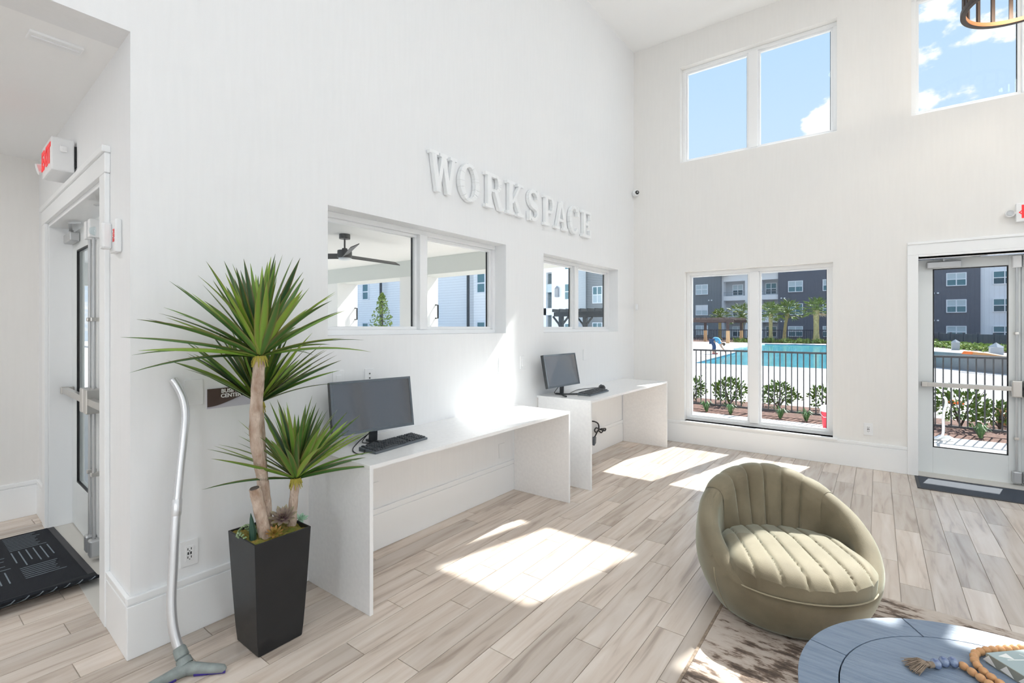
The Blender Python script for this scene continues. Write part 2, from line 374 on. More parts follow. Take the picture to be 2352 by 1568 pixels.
mb = MB()
holes_wall(mb, .9, 6.32, 0, CEIL, [W1, W2], lambda m, p, q, a, b: m.box(-.2, 0, p, q, a, b))
mb.box(-.2, 0, -5, .9, ZS, CEIL)
tag(mb.build('wall_left', K['wall']), kind='structure')
mb = MB()
holes_wall(mb, 0, 7.7, 0, CEIL, [LO, UP, UQ, DR], lambda m, p, q, a, b: m.box(p, q, D, D+WT, a, b))
tag(mb.build('wall_far', K['wall_far']), kind='structure')
RW = (2.9, 5.2, .5, 2.9)
mb = MB(); holes_wall(mb, -5, D, 0, CEIL, [RW], lambda m, p, q, a, b: m.box(7.5, 7.7, p, q, a, b))
tag(mb.build('wall_right', K['wall']), kind='structure')
tag(MB().box(-.2, 7.7, -5.2, -5, 0, CEIL).build('wall_back', K['wall']), kind='structure')
tag(MB().box(-.2, 7.7, -5.2, D+WT, CEIL, CEIL+.2).build('ceiling', K['ceiling']), kind='structure')
# vestibule (frame: local x = -s along the door wall, y = into the wall)
VP0 = Vector((0, .678, 0)); VR = -.04102
def vy(x): return .678 - x*.04105
mb = MB()
def vseg(m, xa, xb, z0, z1): m.prism([(xa, vy(xa)), (xb, vy(xb)), (xb, .9), (xa, .9)], z0, z1, 'z')
vseg(mb, -.47, 0, 0, ZS); vseg(mb, -2.75, -2.145, 0, ZS); vseg(mb, -2.145, -.47, 2.16, ZS)
tag(mb.build('wall_vestibule_side', K['wall']), kind='structure')
tag(MB().box(-2.75, -2.58, -3, .8, 0, ZS).build('wall_vestibule_end', K['wall_far']), kind='structure')
tag(MB().box(-2.75, -.2, -3.2, -3, 0, ZS).build('wall_vestibule_back', K['wall']), kind='structure')
tag(MB().box(-2.75, -.2, -3, .93, ZS, ZS+.12).build('ceiling_vestibule', K['ceiling']), kind='structure')

def baseboard(name, p0, p1, nx, ny):
    # wall line p0-p1 with the room on side (nx,ny)
    m = MB()
    for t, z0, z1 in ((.016, 0, .228), (.011, .228, .236), (.017, .236, .265)):
        m.prism([(p0[0], p0[1]), (p1[0], p1[1]), (p1[0]+nx*t, p1[1]+ny*t), (p0[0]+nx*t, p0[1]+ny*t)], z0, z1, 'z')
    return tag(m.build(name, K['trim'], bevel=.003), kind='structure')
baseboard('baseboard_left', (0, .662), (0, 6.1), 1, 0)
baseboard('baseboard_far', (0, D), (2.813, D), 0, -1)
baseboard('baseboard_far_right', (4.42, D), (7.5, D), 0, -1)
baseboard('baseboard_vestibule', (0, vy(0)), (-.36, vy(-.36)), -.04, -1)
baseboard('baseboard_vestibule_side', (-2.255, vy(-2.255)), (-2.58, vy(-2.58)), -.04, -1)
baseboard('baseboard_vestibule_end', (-2.58, -3), (-2.58, .785), 1, 0)
baseboard('baseboard_right', (7.5, -5), (7.5, D), -1, 0)


# ---- windows
def window(name, plane, a0, a1, z0, z1, depth, fr=.05, mull=.11, sill=False):
    """plane 'far' (opening in wall_far, a = x) or 'left' (opening in wall_left, a = y)."""
    root = struct(name)
    def B(m, a, b, d0, d1, lo, hi):
        if plane == 'right': m.box(7.5+d0, 7.5+d1, a, b, lo, hi)
        elif plane == 'far': m.box(a, b, D+d0, D+d1, lo, hi)
        else: m.box(-d1, -d0, a, b, lo, hi)
        return m
    d0, d1 = depth, depth + .075
    m = MB(); B(m, a0, a1, d0, d1, z1-fr, z1); B(m, a0, a1, d0, d1, z0, z0+fr); B(m, a0, a0+fr, d0, d1, z0+fr, z1-fr); B(m, a1-fr, a1, d0, d1, z0+fr, z1-fr)
    m.build('window_frame', K['vinyl'], root, bevel=.004)
    c = (a0+a1)/2
    mm = B(MB(), c-mull/2, c+mull/2, d0-.012, d1, z0+fr, z1-fr); mm.build('mullion', K['vinyl'], root, bevel=.006)
    st = .022
    for a, b in ((a0+fr, c-mull/2), (c+mull/2, a1-fr)):
        m = MB(); lo, hi = z0+fr, z1-fr; e0, e1 = d0+.022, d0+.06
        B(m, a, b, e0, e1, hi-st, hi); B(m, a, b, e0, e1, lo, lo+st); B(m, a, a+st, e0, e1, lo+st, hi-st); B(m, b-st, b, e0, e1, lo+st, hi-st)
        s = m.build('sash', K['vinyl'], root, bevel=.003)
        B(MB(), a+st, b-st, d0+.040, d0+.046, lo+st, hi-st).build('pane', K['glass'], s)
        g = MB(); e0, e1, w = d0+.047, d0+.0585, .006
        B(g, b-st-w, b-st, e0, e1, lo+st, hi-st)
        g.build('gasket', K['gasket'], s)
    if sill:
        MB().box(a0-.045, a1+.045, D-.035, D+depth, z0-.024, z0).build('window_sill', K['trim'], root, bevel=.006)
    return root
window('window_1', 'left', *W1, .12, fr=.035, mull=.075)
window('window_2', 'left', *W2, .12, fr=.035, mull=.075)
window('window_3', 'far', *LO, .09, fr=.04, mull=.1, sill=True)
window('window_4', 'far', *UP, .085, fr=.04, mull=.1)
window('window_6', 'right', *RW, .085, fr=.05, mull=.12)
window('window_5', 'far', *UQ, .085, fr=.04, mull=.1)

# ---- far double door (door_1)
def vert_rods(root, x, y, z0, z1, side):
    pass
def exit_device(parent, x0, x1, y, z, head_at):
    """horizontal push bar on a leaf; room side is -y."""
    m = MB(); m.box(x0, x1, y-.065, y-.03, z-.021, z+.021)
    b = m.build('push_bar', K['steel'], parent, bevel=.004)
    MB().box(x0, x0+.045, y-.07, y, z-.024, z+.024).build('end_bracket', K['steel'], b, bevel=.004)
    h = MB().box(min(head_at), max(head_at), y-.075, y, z-.075, z+.075)
    h.build('latch_case', K['steel'], b, bevel=.008)
    return b
def rods(parent, x, y, z0, z1, zc):
    m = MB(); m.cyl((x, y-.03, z0), (x, y-.03, z1), .009, n=10)
    r = m.build('vertical_rod', K['steel_grey'], parent, smooth=True)
    MB().box(x-.028, x+.028, y-.055, y, z1-.02, z1+.09).build('top_latch', K['plate'], r, bevel=.005)
    MB().box(x-.03, x+.03, y-.055, y, z0-.03, z0+.075).build('bottom_latch', K['steel_grey'], r, bevel=.01)
    g = MB()
    for zz in (zc-.45, zc+.5): g.box(x-.014, x+.014, y-.045, y, zz-.012, zz+.012)
    g.build('rod_guide', K['steel'], r, bevel=.003)
def closer(parent, x0, x1, y, z, xa):
    b = MB().box(x0, x1, y-.055, y, z-.032, z+.032).build('door_closer', K['steel_grey'], parent, bevel=.008)
    m = MB(); m.bar(((x0+x1)/2, y-.03, z+.05), (xa, y-.075, z+.062), .018, .008); m.cyl(((x0+x1)/2, y-.03, z+.03), ((x0+x1)/2, y-.03, z+.058), .014, n=10)
    m.bar((xa, y-.075, z+.062), (xa+.02, y-.02, z+.07), .014, .01)
    m.build('closer_arm', K['steel_grey'], b)
def leaf(root, x0, x1, y0, y1, z1, gx0, gx1, gz0, gz1, name='door_leaf'):
    m = MB(); m.box(x0, gx0, y0, y1, .01, z1); m.box(gx1, x1, y0, y1, .01, z1); m.box(gx0, gx1, y0, y1, .01, gz0); m.box(gx0, gx1, y0, y1, gz1, z1)
    l = m.build(name, K['door_paint'], root, bevel=.002)
    MB().box(gx0, gx1, (y0+y1)/2-.004, (y0+y1)/2+.004, gz0, gz1).build('pane', K['glass'], l)
    g = MB(); w = .010
    g.box(gx0, gx0+w, y0+.002, y0+.016, gz0, gz1); g.box(gx1-w, gx1, y0+.002, y0+.016, gz0, gz1); g.box(gx0+w, gx1-w, y0+.002, y0+.016, gz0, gz0+w); g.box(gx0+w, gx1-w, y0+.002, y0+.016, gz1-w, gz1)
    g.build('gasket', K['gasket'], l); return l
d1 = struct('door_1')
m = MB(); cw = .082
m.box(DR[0]-cw, DR[0], D-.022, D, 0, DR[3]+.02); m.box(DR[1], DR[1]+cw, D-.022, D, 0, DR[3]+.02); m.box(DR[0]-cw, DR[1]+cw, D-.022, D, DR[3]+.02, DR[3]+.12); m.box(DR[0]-cw, DR[1]+cw, D-.03, D, DR[3]+.12, DR[3]+.145)
m.box(DR[0], DR[1], D-.022, D+.15, DR[3], DR[3]+.02)
m.build('casing', K['trim'], d1, bevel=.004)
YL = 6.255
la = leaf(d1, 2.90, 3.614, YL, YL+.045, 2.095, 3.012, 3.535, .262, 2.0)
lb = leaf(d1, 3.618, 4.335, YL, YL+.045, 2.095, 3.70, 4.223, .262, 2.0)
exit_device(la, 2.925, 3.60, YL, .878, (3.545, 3.612)); exit_device(lb, 3.62, 4.30, YL, .878, (3.622, 3.69))
rods(la, 3.583, YL, .06, 1.99, .878); rods(lb, 3.65, YL, .06, 1.99, .878)
closer(la, 2.965, 3.215, YL, 2.035, 3.37); closer(lb, 4.02, 4.27, YL, 2.035, 3.86)
MB().box(DR[0], DR[1], D-.015, D+WT, -.004, .012).build('threshold', K['stone_sill'], d1, bevel=.003)

# ---- vestibule double door (door_2), local frame
d2 = struct('door_2', VP0, VR)
m = MB()
m.box(-.47, -.36, -.02, 0, 0, 2.17); m.box(-2.255, -2.145, -.02, 0, 0, 2.17); m.box(-2.265, -.35, -.022, 0, 2.17, 2.265); m.box(-2.275, -.34, -.034, 0, 2.265, 2.295)
m.box(-2.145, -2.13, 0, .16, 0, 2.16); m.box(-.485, -.47, 0, .16, 0, 2.16); m.box(-2.13, -.485, 0, .16, 2.145, 2.16)
m.build('casing', K['trim'], d2, bevel=.003)
VL = .125
va = leaf(d2, -2.128, -1.31, VL, VL+.045, 2.12, -1.98, -1.47, .33, 1.98)
vb = leaf(d2, -1.306, -.49, VL, VL+.045, 2.12, -1.15, -.64, .33, 1.98)
exit_device(va, -2.10, -1.33, VL, .98, (-1.40, -1.33)); exit_device(vb, -1.29, -.52, VL, .98, (-1.29, -1.22))
rods(va, -1.365, VL, .06, 2.0, .98); rods(vb, -1.255, VL, .06, 2.0, .98)
closer(va, -2.08, -1.85, VL, 2.06, -1.7); closer(vb, -.80, -.56, VL, 2.06, -.95)
MB().box(-2.13, -.485, -.02, .25, -.006, .0009).build('threshold', K['stone_sill'], d2, bevel=.003)

# ---- vestibule ceiling slot diffuser, exit signs, horn strobe, cameras, sensors
t = thing('slot_diffuser', 'white linear slot diffuser in the low entry ceiling', 'air vent', (-.36, .52, ZS))
MB().box(-.045, .045, -.11, .07, -.012, 0).build('frame', K['trim'], t, bevel=.003)
MB().box(-.012, .012, -.10, .06, -.016, -.011).build('slot_bar', K['plate'], t)
def exit_sign(root, sx=1):
    """face towards -y, local origin at wall."""
    MB().box(-.15, .15, -.05, 0, -.095, .095).build('housing', K['plate'], root, bevel=.006)
def add_text(body, size, m, parent, loc, rot, bold=0, depth=.001, name='lettering', spacing=1.0):
    me = text_mesh(body, size, depth, bold, spacing); me.materials.clear(); me.materials.append(m)
    o = link(bpy.data.objects.new(name, me), parent); o.location = loc; o.rotation_euler = rot; return o
s = VP0 + Vector((-1.3*.99916, 1.3*.041, 2.42))
t = thing('exit_sign', 'white exit sign with red letters above the entry door at left', 'exit sign', s, VR)
MB().box(-.16, .16, -.11, -.01, -.095, .095).build('housing', K['plate'], t, bevel=.008)
MB().box(.13, .158, -.01, 0, -.06, .06).build('mounting_plate', K['gasket'], t)
add_text('EXIT', .15, K['red'], t, (-.01, -.112, 0), (PI/2, 0, 0), .006)
h = MB(); h.box(.16, .18, -.075, -.04, .01, .05); h.build('lamp_head', K['plate'], t, bevel=.01)
h = MB(); h.cyl((-.185, -.09, -.02), (-.185, -.13, -.03), .028, .033, 14); h.bar((-.16, -.06, -.02), (-.19, -.09, -.02), .018); h.build('lamp_head', K['plate'], t, smooth=True)
s = VP0 + Vector((-.19*.99916, .19*.041, 1.845))
t = thing('fire_alarm_strobe', 'white wall fire alarm horn strobe beside the entry door casing', 'fire alarm', s, VR)
MB().box(-.055, .055, -.025, 0, -.075, .075).build('back_box', K['plate'], t, bevel=.006)
MB().box(-.05, .0, -.062, -.024, -.06, .06).build('horn_cover', K['plate'], t, bevel=.01)
m = MB(); m.lathe([(0, .024), (.014, .02), (.02, .008), (.02, 0)], 14); o = m.build('strobe_lens', K['glass_far'], t, smooth=True); o.location = (-.045, -.075, .02); o.rotation_euler = (PI/2, 0, 0)
add_text('FIRE', .032, K['red_dim'], t, (.028, -.0262, 0), (PI/2, PI/2, 0), .001)
t = thing('exit_sign', 'white exit sign with red letters above the door by the pool', 'exit sign', (3.72, D, 2.435))
MB().box(-.17, .17, -.055, 0, -.082, .082).build('housing', K['plate'], t, bevel=.006)
add_text('EXIT', .145, K['red'], t, (.005, -.0562, 0), (PI/2, 0, 0), .008, spacing=.95)
MB().prism([(-.155, 0), (-.135, .02), (-.13, .014), (-.145, 0), (-.13, -.014), (-.135, -.02)], -.0565, -.055, 'y').build('arrow', K['red'], t)
m = MB(); m.lathe([(0, -.03), (.03, -.028), (.034, .0), (.03, .012), (.022, .004), (0, .002)], 16); o = m.build('lamp_head', K['plate'], t, smooth=True); o.location = (-.205, -.04, .0); o.rotation_euler = (PI/2, 0, 0)
m = MB(); m.lathe([(0, .006), (.02, .006)], 16); o = m.build('reflector', K['steel_grey'], t, smooth=True); o.location = (-.205, -.044, .0); o.rotation_euler = (PI/2, 0, 0)
MB().box(-.18, -.165, -.045, -.02, -.01, .01).build('arm', K['plate'], t)
t = thing('security_camera', 'small white dome security camera in the high room corner', 'camera', (.035, D-.035, 3.19))
m = MB(); m.lathe([(0, 0), (.04, 0), (.045, .02), (.04, .04), (0, .04)], 18); o = m.build('mount', K['plate'], t, smooth=True); o.rotation_euler = (PI/2, 0, PI/4)
m = MB(); m.lathe([(0, .075), (.02, .07), (.034, .05), (.036, .03)], 18); o = m.build('body', K['plate'], t, smooth=True); o.rotation_euler = (PI/2, 0, PI/4)
m = MB(); m.lathe([(.010, .0745), (.024, .068), (.026, .06)], 18); o = m.build('lens_ring', K['gasket'], t, smooth=True); o.rotation_euler = (PI/2, 0, PI/4); o.location = (.003, -.003, 0)
t = thing('wall_sensor', 'small white wall sensor in the corner beside the window', 'sensor', (.045, D, 1.70))
MB().box(-.016, .016, -.022, 0, -.04, .04).build('housing', K['plate'], t, bevel=.005)
MB().box(-.010, .010, -.024, -.021, -.02, .02).build('lens', K['vinyl'], t)

# ---- wall plates
def plate(name, label, cat, y, z, w=.075, h=.12, kind='blank', wall='left', x=0):
    t = thing(name, label, cat, (0, y, z) if wall == 'left' else (x, D, z), 0 if wall == 'left' else -PI/2, 'wall plates')
    MB().box(0, .007, -w/2, w/2, -h/2, h/2).build('cover_plate', K['plate'], t, bevel=.002)
    if kind == 'outlet':
        MB().box(.006, .009, -.017, .017, -.034, .034).build('receptacle', K['vinyl'], t)
        m = MB()
        for zz in (.019, -.019):
            for yy in (-.007, .007): m.box(.0088, .0095, yy-.0018, yy+.0018, zz-.004, zz+.006)
            m.box(.0088, .0095, -.0022, .0022, zz-.0105, zz-.0065)
        m.box(.0088, .0095, -.009, -.002, -.006, .006); m.box(.0088, .0095, .002, .009, -.006, .006)
        m.build('slots', K['slot_dark'], t)
    if kind == 'data':
        m = MB()
        for zz in (.028, 0, -.028): m.cyl((.006, 0, zz), (.0095, 0, zz), .005, n=10)
        m.build('jacks', K['slot_dark'], t)
    if kind == 'switch': MB().box(.006, .011, -.017, .017, -.034, .034).build('rocker', K['vinyl'], t, bevel=.002)
    return t
plate('blank_plate', 'white blank wall plate behind the leaning vacuum wand', 'wall plate', .92, 1.125, w=.08)
plate('power_outlet', 'white outlet with dark slots low on the wall beside the planter', 'outlet', .901, .374, kind='outlet')
plate('light_switch', 'white rocker switch plate on the wall left of the front monitor', 'switch', 1.688, 1.112, kind='switch')
plate('data_outlet', 'white plate with three dark jacks behind the front monitor', 'outlet', 1.91, 1.11, w=.07, kind='data')
plate('blank_plate', 'white plate above the far end of the front desk', 'wall plate', 3.265, 1.112)
plate('light_switch', 'white switch plate between the two desks', 'switch', 3.578, 1.11, kind='switch')
plate('blank_plate', 'white plate under the near end of the front desk', 'wall plate', 1.947, .376)
plate('blank_plate', 'white plate under the far end of the front desk', 'wall plate', 3.268, .375)
plate('blank_plate', 'white plate on the wall right of the rear monitor', 'wall plate', 4.75, 1.13)
plate('power_outlet', 'white outlet on the wall between window and door', 'outlet', 0, .40, kind='outlet', wall='far', x=2.506)

# ---- BUSINESS CENTER sign
t = thing('wall_sign', 'brown wall sign reading BUSINESS CENTER with swooping lower edge', 'sign', (0, 1.09, 1.09))
lo = [(-.113 + .226*i/16, -.043 + .052*(1-math.cos(PI*min(1, i/16*1.0)))/2 - (.012 if i > 12 else 0)*((i-12)/4)) for i in range(17)]
MB().prism([(-.113, .043)] + lo + [(.113, .043)], .004, .013, 'x').build('panel', K['sign_brown'], t)
MB().box(0, .004, -.113, .113, -.053, .040).build('backing', K['sign_mauve'], t)
add_text('BUSINESS', .026, K['white_print'], t, (.0135, .0, .028), (PI/2, 0, PI/2), .0006)
add_text('CENTER', .026, K['white_print'], t, (.0135, -.008, .0045), (PI/2, 0, PI/2), .0006)

# ---- WORKSPACE letters (slab serif), drawn in (a right, b up), unit height
def st(p, q, w, w2=None):
    # slanted stroke with horizontal ends
    w2 = w if w2 is None else w2
    return [(p[0]-w/2, p[1]), (p[0]+w/2, p[1]), (q[0]+w2/2, q[1]), (q[0]-w2/2, q[1])]
def rc(a0, a1, b0, b1): return [(a0, b0), (a1, b0), (a1, b1), (a0, b1)]
def ring(c, ro, ri, a0, a1, n=20):
    return [[(c[0]+r[0]*math.cos(t_), c[1]+r[1]*math.sin(t_)) for r, t_ in ((ri, A), (ro, A), (ro, B_), (ri, B_))] for A, B_ in [(a0+(a1-a0)*i/n, a0+(a1-a0)*(i+1)/n) for i in range(n)]]
def ribbon(pts, ws):
    out = []
    vs_ = [Vector(p) for p in pts]; nn = []
    for i in range(len(vs_)):
        d = (vs_[min(i+1, len(vs_)-1)] - vs_[max(0, i-1)]).normalized(); nn.append(Vector((-d.y, d.x)))
    for i in range(len(vs_)-1):
        a, b = vs_[i], vs_[i+1]
        out.append([tuple(a-nn[i]*ws[i]/2), tuple(b-nn[i+1]*ws[i+1]/2), tuple(b+nn[i+1]*ws[i+1]/2), tuple(a+nn[i]*ws[i]/2)])
    return out
SF = .085
GL = {}
GL['W'] = [st((.30,0),(.13,1),.15,.17), st((.30,0),(.50,1),.13,.11), st((.70,0),(.50,1),.15,.17), st((.70,0),(.90,1),.13,.11), rc(-.02,.30,1-SF,1), rc(.36,.64,1-SF,1), rc(.76,1.02,1-SF,1)]
GL['O'] = ring((.5,.5), (.48,.52), (.27,.43), 0, 2*PI, 36)
GL['R'] = [rc(.14,.34,0,1), rc(.02,.46,0,SF), rc(.02,.4,1-SF,1), rc(.34,.56,1-.1,1), rc(.34,.56,.47,.56)] + ring((.56,.735), (.30,.265), (.12,.175), -PI/2, PI/2, 14) + [st((.84,0),(.56,.50),.2,.17), rc(.74,1.0,0,SF)]
GL['K'] = [rc(.14,.34,0,1), rc(.02,.46,0,SF), rc(.02,.46,1-SF,1), st((.34,.36),(.82,1),.12,.11), rc(.62,.98,1-SF,1), st((.84,0),(.46,.56),.2,.17), rc(.62,1.02,0,SF)]
sp = []
for i in range(25):
    q = i/24
    if q < .5: a = math.radians(25 + 245*q*2); sp.append((.5+.33*math.cos(a), .745+.215*math.sin(a)))
    else: a = math.radians(90 - 245*(q-.5)*2); sp.append((.5+.35*math.cos(a), .275+.225*math.sin(a)))
GL['S'] = ribbon(sp, [.10+.13*math.exp(-((i/24-.5)/.2)**2) for i in range(25)]) + [rc(.76,.86,.72,1.0), rc(.13,.23,0,.30)]
GL['P'] = [rc(.14,.36,0,1), rc(.02,.50,0,SF), rc(.02,.4,1-SF,1), rc(.36,.56,.9,1), rc(.36,.56,.42,.51)] + ring((.56,.71), (.34,.29), (.14,.2), -PI/2, PI/2, 14)
GL['A'] = [st((.17,0),(.50,1),.11,.10), st((.82,0),(.50,1),.2,.16), rc(.28,.72,.27,.36), rc(0,.34,0,SF), rc(.62,1.02,0,SF)]
GL['C'] = ring((.54,.5), (.50,.52), (.28,.42), math.radians(48), math.radians(318), 28) + [rc(.82,.93,.66,1.0)]
GL['E'] = [rc(.14,.36,0,1), rc(.02,.9,0,.10), rc(.02,.9,.90,1), rc(.36,.62,.46,.55), rc(.80,.9,.10,.30), rc(.80,.9,.70,.9), rc(.58,.66,.37,.64)]
spans = [('W',2.404,2.672),('O',2.702,2.94),('R',3.005,3.255),('K',3.295,3.545),('S',3.605,3.80),('P',3.875,4.085),('A',4.075,4.33),('C',4.35,4.555),('E',4.63,4.845)]
for ch, y0, y1 in spans:
    m = MB(); z0, hh = 2.418, .285
    for i, p in enumerate(GL[ch]):
        m.prism([((a-.5)*(y1-y0), b*hh + ((i*7) % 5-2)*.0007) for a, b in p], .006+.0001*i, .040 + .00017*i, 'x')
    o = m.build('wall_letter', K['trim']); o.location = (0, (y0+y1)/2, z0)
    tag(o, 'white raised letter %s of the large WORKSPACE lettering on the left wall' % ch, 'letter', 'WORKSPACE letters')

# ---- ceiling downlights (behind and above the camera, added unseen fill lights)
def downlight(x, y, i):
    t = thing('fill_downlight', 'added unseen ceiling fill light, %s row from the far wall, %s of three' % (('fourth', 'third', 'second', 'first')[i//3], ('left', 'middle', 'right')[i % 3]), 'fill light', (x, y, CEIL), 0, 'added ceiling fill lights')
    MB().lathe([(.30, 0), (.33, 0), (.33, -.025), (.30, -.03), (.29, -.012)], 28).build('trim_ring', K['trim'], t, smooth=True)
    MB().lathe([(0, -.012), (.29, -.012)], 28).build('lens', K['lens'], t)
    ld = bpy.data.lights.new('downlight_fill', 'AREA'); ld.shape = 'DISK'; ld.size = .55; ld.energy = FILL_W; ld.color = (.86, .94, 1.0)
    lo = bpy.data.objects.new('downlight_fill', ld); lo.location = (0, 0, -.04); COL.objects.link(lo); lo.parent = t
k = 0
for y in (-2.4, 0, 2.2, 4.2):
    for x in (2.3, 4.3, 6.4):
        downlight(x, y, k); k += 1
for y in (-.5, -2.0):  # two lights added out of view to brighten the vestibule
    t = thing('entry_fill_downlight', 'added unseen fill light in the low entry ceiling, %s' % ('nearer the entry door' if y > -1 else 'farther from the entry door'), 'fill light', (-1.3, y, ZS), 0, 'added entry fill lights')
    MB().lathe([(.10, 0), (.115, 0), (.115, -.01), (.10, -.012), (.095, -.006)], 24).build('trim_ring', K['trim'], t, smooth=True)
    MB().lathe([(0, -.006), (.095, -.006)], 24).build('lens', K['lens'], t)
    ld = bpy.data.lights.new('entry_fill', 'AREA'); ld.shape = 'DISK'; ld.size = .19; ld.energy = 9; ld.color = (.97, .97, .97)
    lo = bpy.data.objects.new('entry_fill', ld); lo.location = (0, 0, -.02); COL.objects.link(lo); lo.parent = t
mat('globe', (1, 1, 1), .4, emit=(.86, .94, 1.0), estr=FILL_GLOBE_L)
def globe(label, x, y, z_):  # glowing globe out of view, added to fill the room with light
    t = thing('fill_globe', label, 'pendant lamp', (x, y, z_), 0, 'added globe fill lights')
    MB().lathe([(.22*math.sin(PI*i/12), -.22*math.cos(PI*i/12)) for i in range(13)], 24).build('globe', K['globe'], t, smooth=True)
    MB().cyl((0, 0, .22), (0, 0, CEIL-z_-.03), .008, n=8).build('stem', K['bronze'], t)
    MB().lathe([(0, CEIL-z_-.03), (.06, CEIL-z_-.03), (.065, CEIL-z_-.001), (0, CEIL-z_-.001)], 20).build('canopy', K['bronze'], t, smooth=True)
mat('shade', (1, 1, 1), .6, emit=(.88, .95, 1.0), estr=FILL_SHADE_L)
def fill_floor_lamp(label, x, y):  # unseen lamp behind the camera, added as low fill for walls and floor
    t = thing('fill_floor_lamp', label, 'floor lamp', (x, y, 0), 0, 'added floor fill lamps')
    MB().lathe([(0, 0), (.15, 0), (.15, .015), (.02, .025), (0, .025)], 24).build('base', K['bronze'], t, smooth=True)
    MB().cyl((0, 0, .02), (0, 0, 1.42), .012, n=10).build('pole', K['bronze'], t, smooth=True)
    MB().lathe([(.23, 1.25), (.20, 1.62), (0, 1.621)], 28).build('fill_shade', K['shade'], t, smooth=True)
fill_floor_lamp('added unseen drum-shade fill lamp behind the left end of the lounge', 2.15, -2.1); fill_floor_lamp('added unseen drum-shade fill lamp behind the right end of the lounge', 5.2, -1.2)
globe('added unseen opal fill globe over the middle of the lounge', 5.8, -.2, 3.4); globe('added unseen opal fill globe at the back of the lounge', 5.4, -3.0, 3.4); globe('added unseen opal fill globe at the right side of the lounge', 6.5, 2.4, 3.4)

# =================================================================== FURNITURE
def desk(label, y0, y1, h):
    t = thing('waterfall_desk', label, 'desk', (0, (y0+y1)/2, 0), 0, 'waterfall desks'); L2 = (y1-y0)/2; w = .573; th = .02; x0 = .018
    MB().box(.001, w, -L2, L2, h-th, h).build('desk_top', K['quartz'], t, bevel=.0015)
    for s in (-1, 1):
        a, b = (-L2, -L2+th) if s < 0 else (L2-th, L2)
        MB().box(x0, w, a, b, 0, h-th).build('side_panel', K['quartz'], t, bevel=.0015)
    MB().box(w, w+.0015, -L2, L2, h-th, h).build('front_edge', K['quartz_edge'], t)
    for s in (-1, 1):
        a, b = (-L2, -L2+th) if s < 0 else (L2-th, L2)
        MB().box(w, w+.0015, a, b, 0, h-th).build('panel_edge', K['quartz_edge'], t)
    return t
D1H, D2H = .745, .787
desk('long white quartz waterfall desk nearest the potted plant', 1.49, 3.447, D1H)
desk('white quartz waterfall desk in the far corner by the window', 3.807, 5.743, D2H)

def monitor(label, loc, rz, w, h, tilt, zb, lean_to):
    """screen faces local +x; zb = height of the panel's lower edge."""
    t = thing('computer_monitor', label, 'monitor', loc, rz, 'computer monitors')
    R = Matrix.Rotation(-tilt, 4, 'Y')
    def P(mb):
        mb.v = [tuple(R.to_3x3() @ Vector(v) + Vector((0, 0, zb))) for v in mb.v]; return mb
    p = P(MB().box(-.032, 0, -w/2, w/2, 0, h)).build('panel_case', K['black_plastic'], t, bevel=.004)
    b = .013; fr = MB(); fr.box(0, .004, -w/2, w/2, h-b, h); fr.box(0, .004, -w/2, w/2, 0, b*1.3); fr.box(0, .004, -w/2, -w/2+b, b*1.3, h-b); fr.box(0, .004, w/2-b, w/2, b*1.3, h-b)
    P(fr).build('bezel', K['bezel'], t)
    P(MB().box(-.001, .0015, -w/2+b, w/2-b, b*1.3, h-b)).build('screen', K['screen'], t)
    MB().bar((-.035, 0, .012), (-.03, 0, zb+.10), .05, .018, up=(1,0,0)).build('stand_neck', K['black_plastic'], t, bevel=.003)
    f = MB(); f.bar((-.035, 0, .007), (.09, -.12, .007), .022, .012); f.bar((-.035, 0, .007), (.09, .12, .007), .022, .012); f.bar((-.035, 0, .007), (-.10, 0, .007), .03, .012)
    f.build('stand_foot', K['black_plastic'], t, bevel=.003)
    return t
monitor('black monitor on the front desk beside the plant', (.215, 1.80, D1H), math.radians(-9), .52, .305, math.radians(9), .075, 0)
monitor('black monitor on the rear corner desk reflecting blue sky', (.20, 3.99, D2H), math.radians(-2), .55, .31, math.radians(11), .085, 0)

def keyboard(label, loc, rz, L_=.42, w=.135):
    t = thing('keyboard', label, 'keyboard', loc, rz, 'keyboards')
    MB().prism([(-w/2, 0), (w/2, 0), (w/2, .012), (-w/2, .024)], -L_/2, L_/2, 'y').build('case', K['bezel'], t, bevel=.003)
    m = MB(); rows = 6
    for r in range(rows):
        x0 = -w/2+.008 + r*(w-.014)/rows; x1 = x0+(w-.014)/rows-.004
        y = -L_/2+.008; sec = [(15, .0), (3, .010), (4, .010)]
        u = (L_-.016-.02)/22.0
        for n_, gap in sec:
            y += gap; i = 0
            while i < n_:
                s = 1
                if n_ == 15 and r == 5 and i == 4: s = 6
                if n_ == 15 and i in (0, 13) and r in (2, 3, 4) and i+2 <= n_: s = 2
                if not (r == 0 and n_ == 15 and i in (1, 6)):
                    zb = .024 - .012*((x0+w/2)/w); zt = zb+.007
                    a, b = y+.0012, y+u*s-.0012
                    m.add([(x0,a,zb-.003),(x1,a,zb-.003),(x1,b,zb-.003),(x0,b,zb-.003),(x0+.002,a+.0015,zt),(x1-.002,a+.0015,zt-.001),(x1-.002,b-.0015,zt-.001),(x0+.002,b-.0015,zt)],
                          [(4,5,6,7),(0,1,5,4),(1,2,6,5),(2,3,7,6),(3,0,4,7)])
                y += u*s; i += s
    m.build('keys', K['key'], t); return t
keyboard('black keyboard on the front desk', (.332, 1.845, D1H), math.radians(6))
keyboard('black keyboard on the rear corner desk', (.36, 4.27, D2H), math.radians(3), .44)
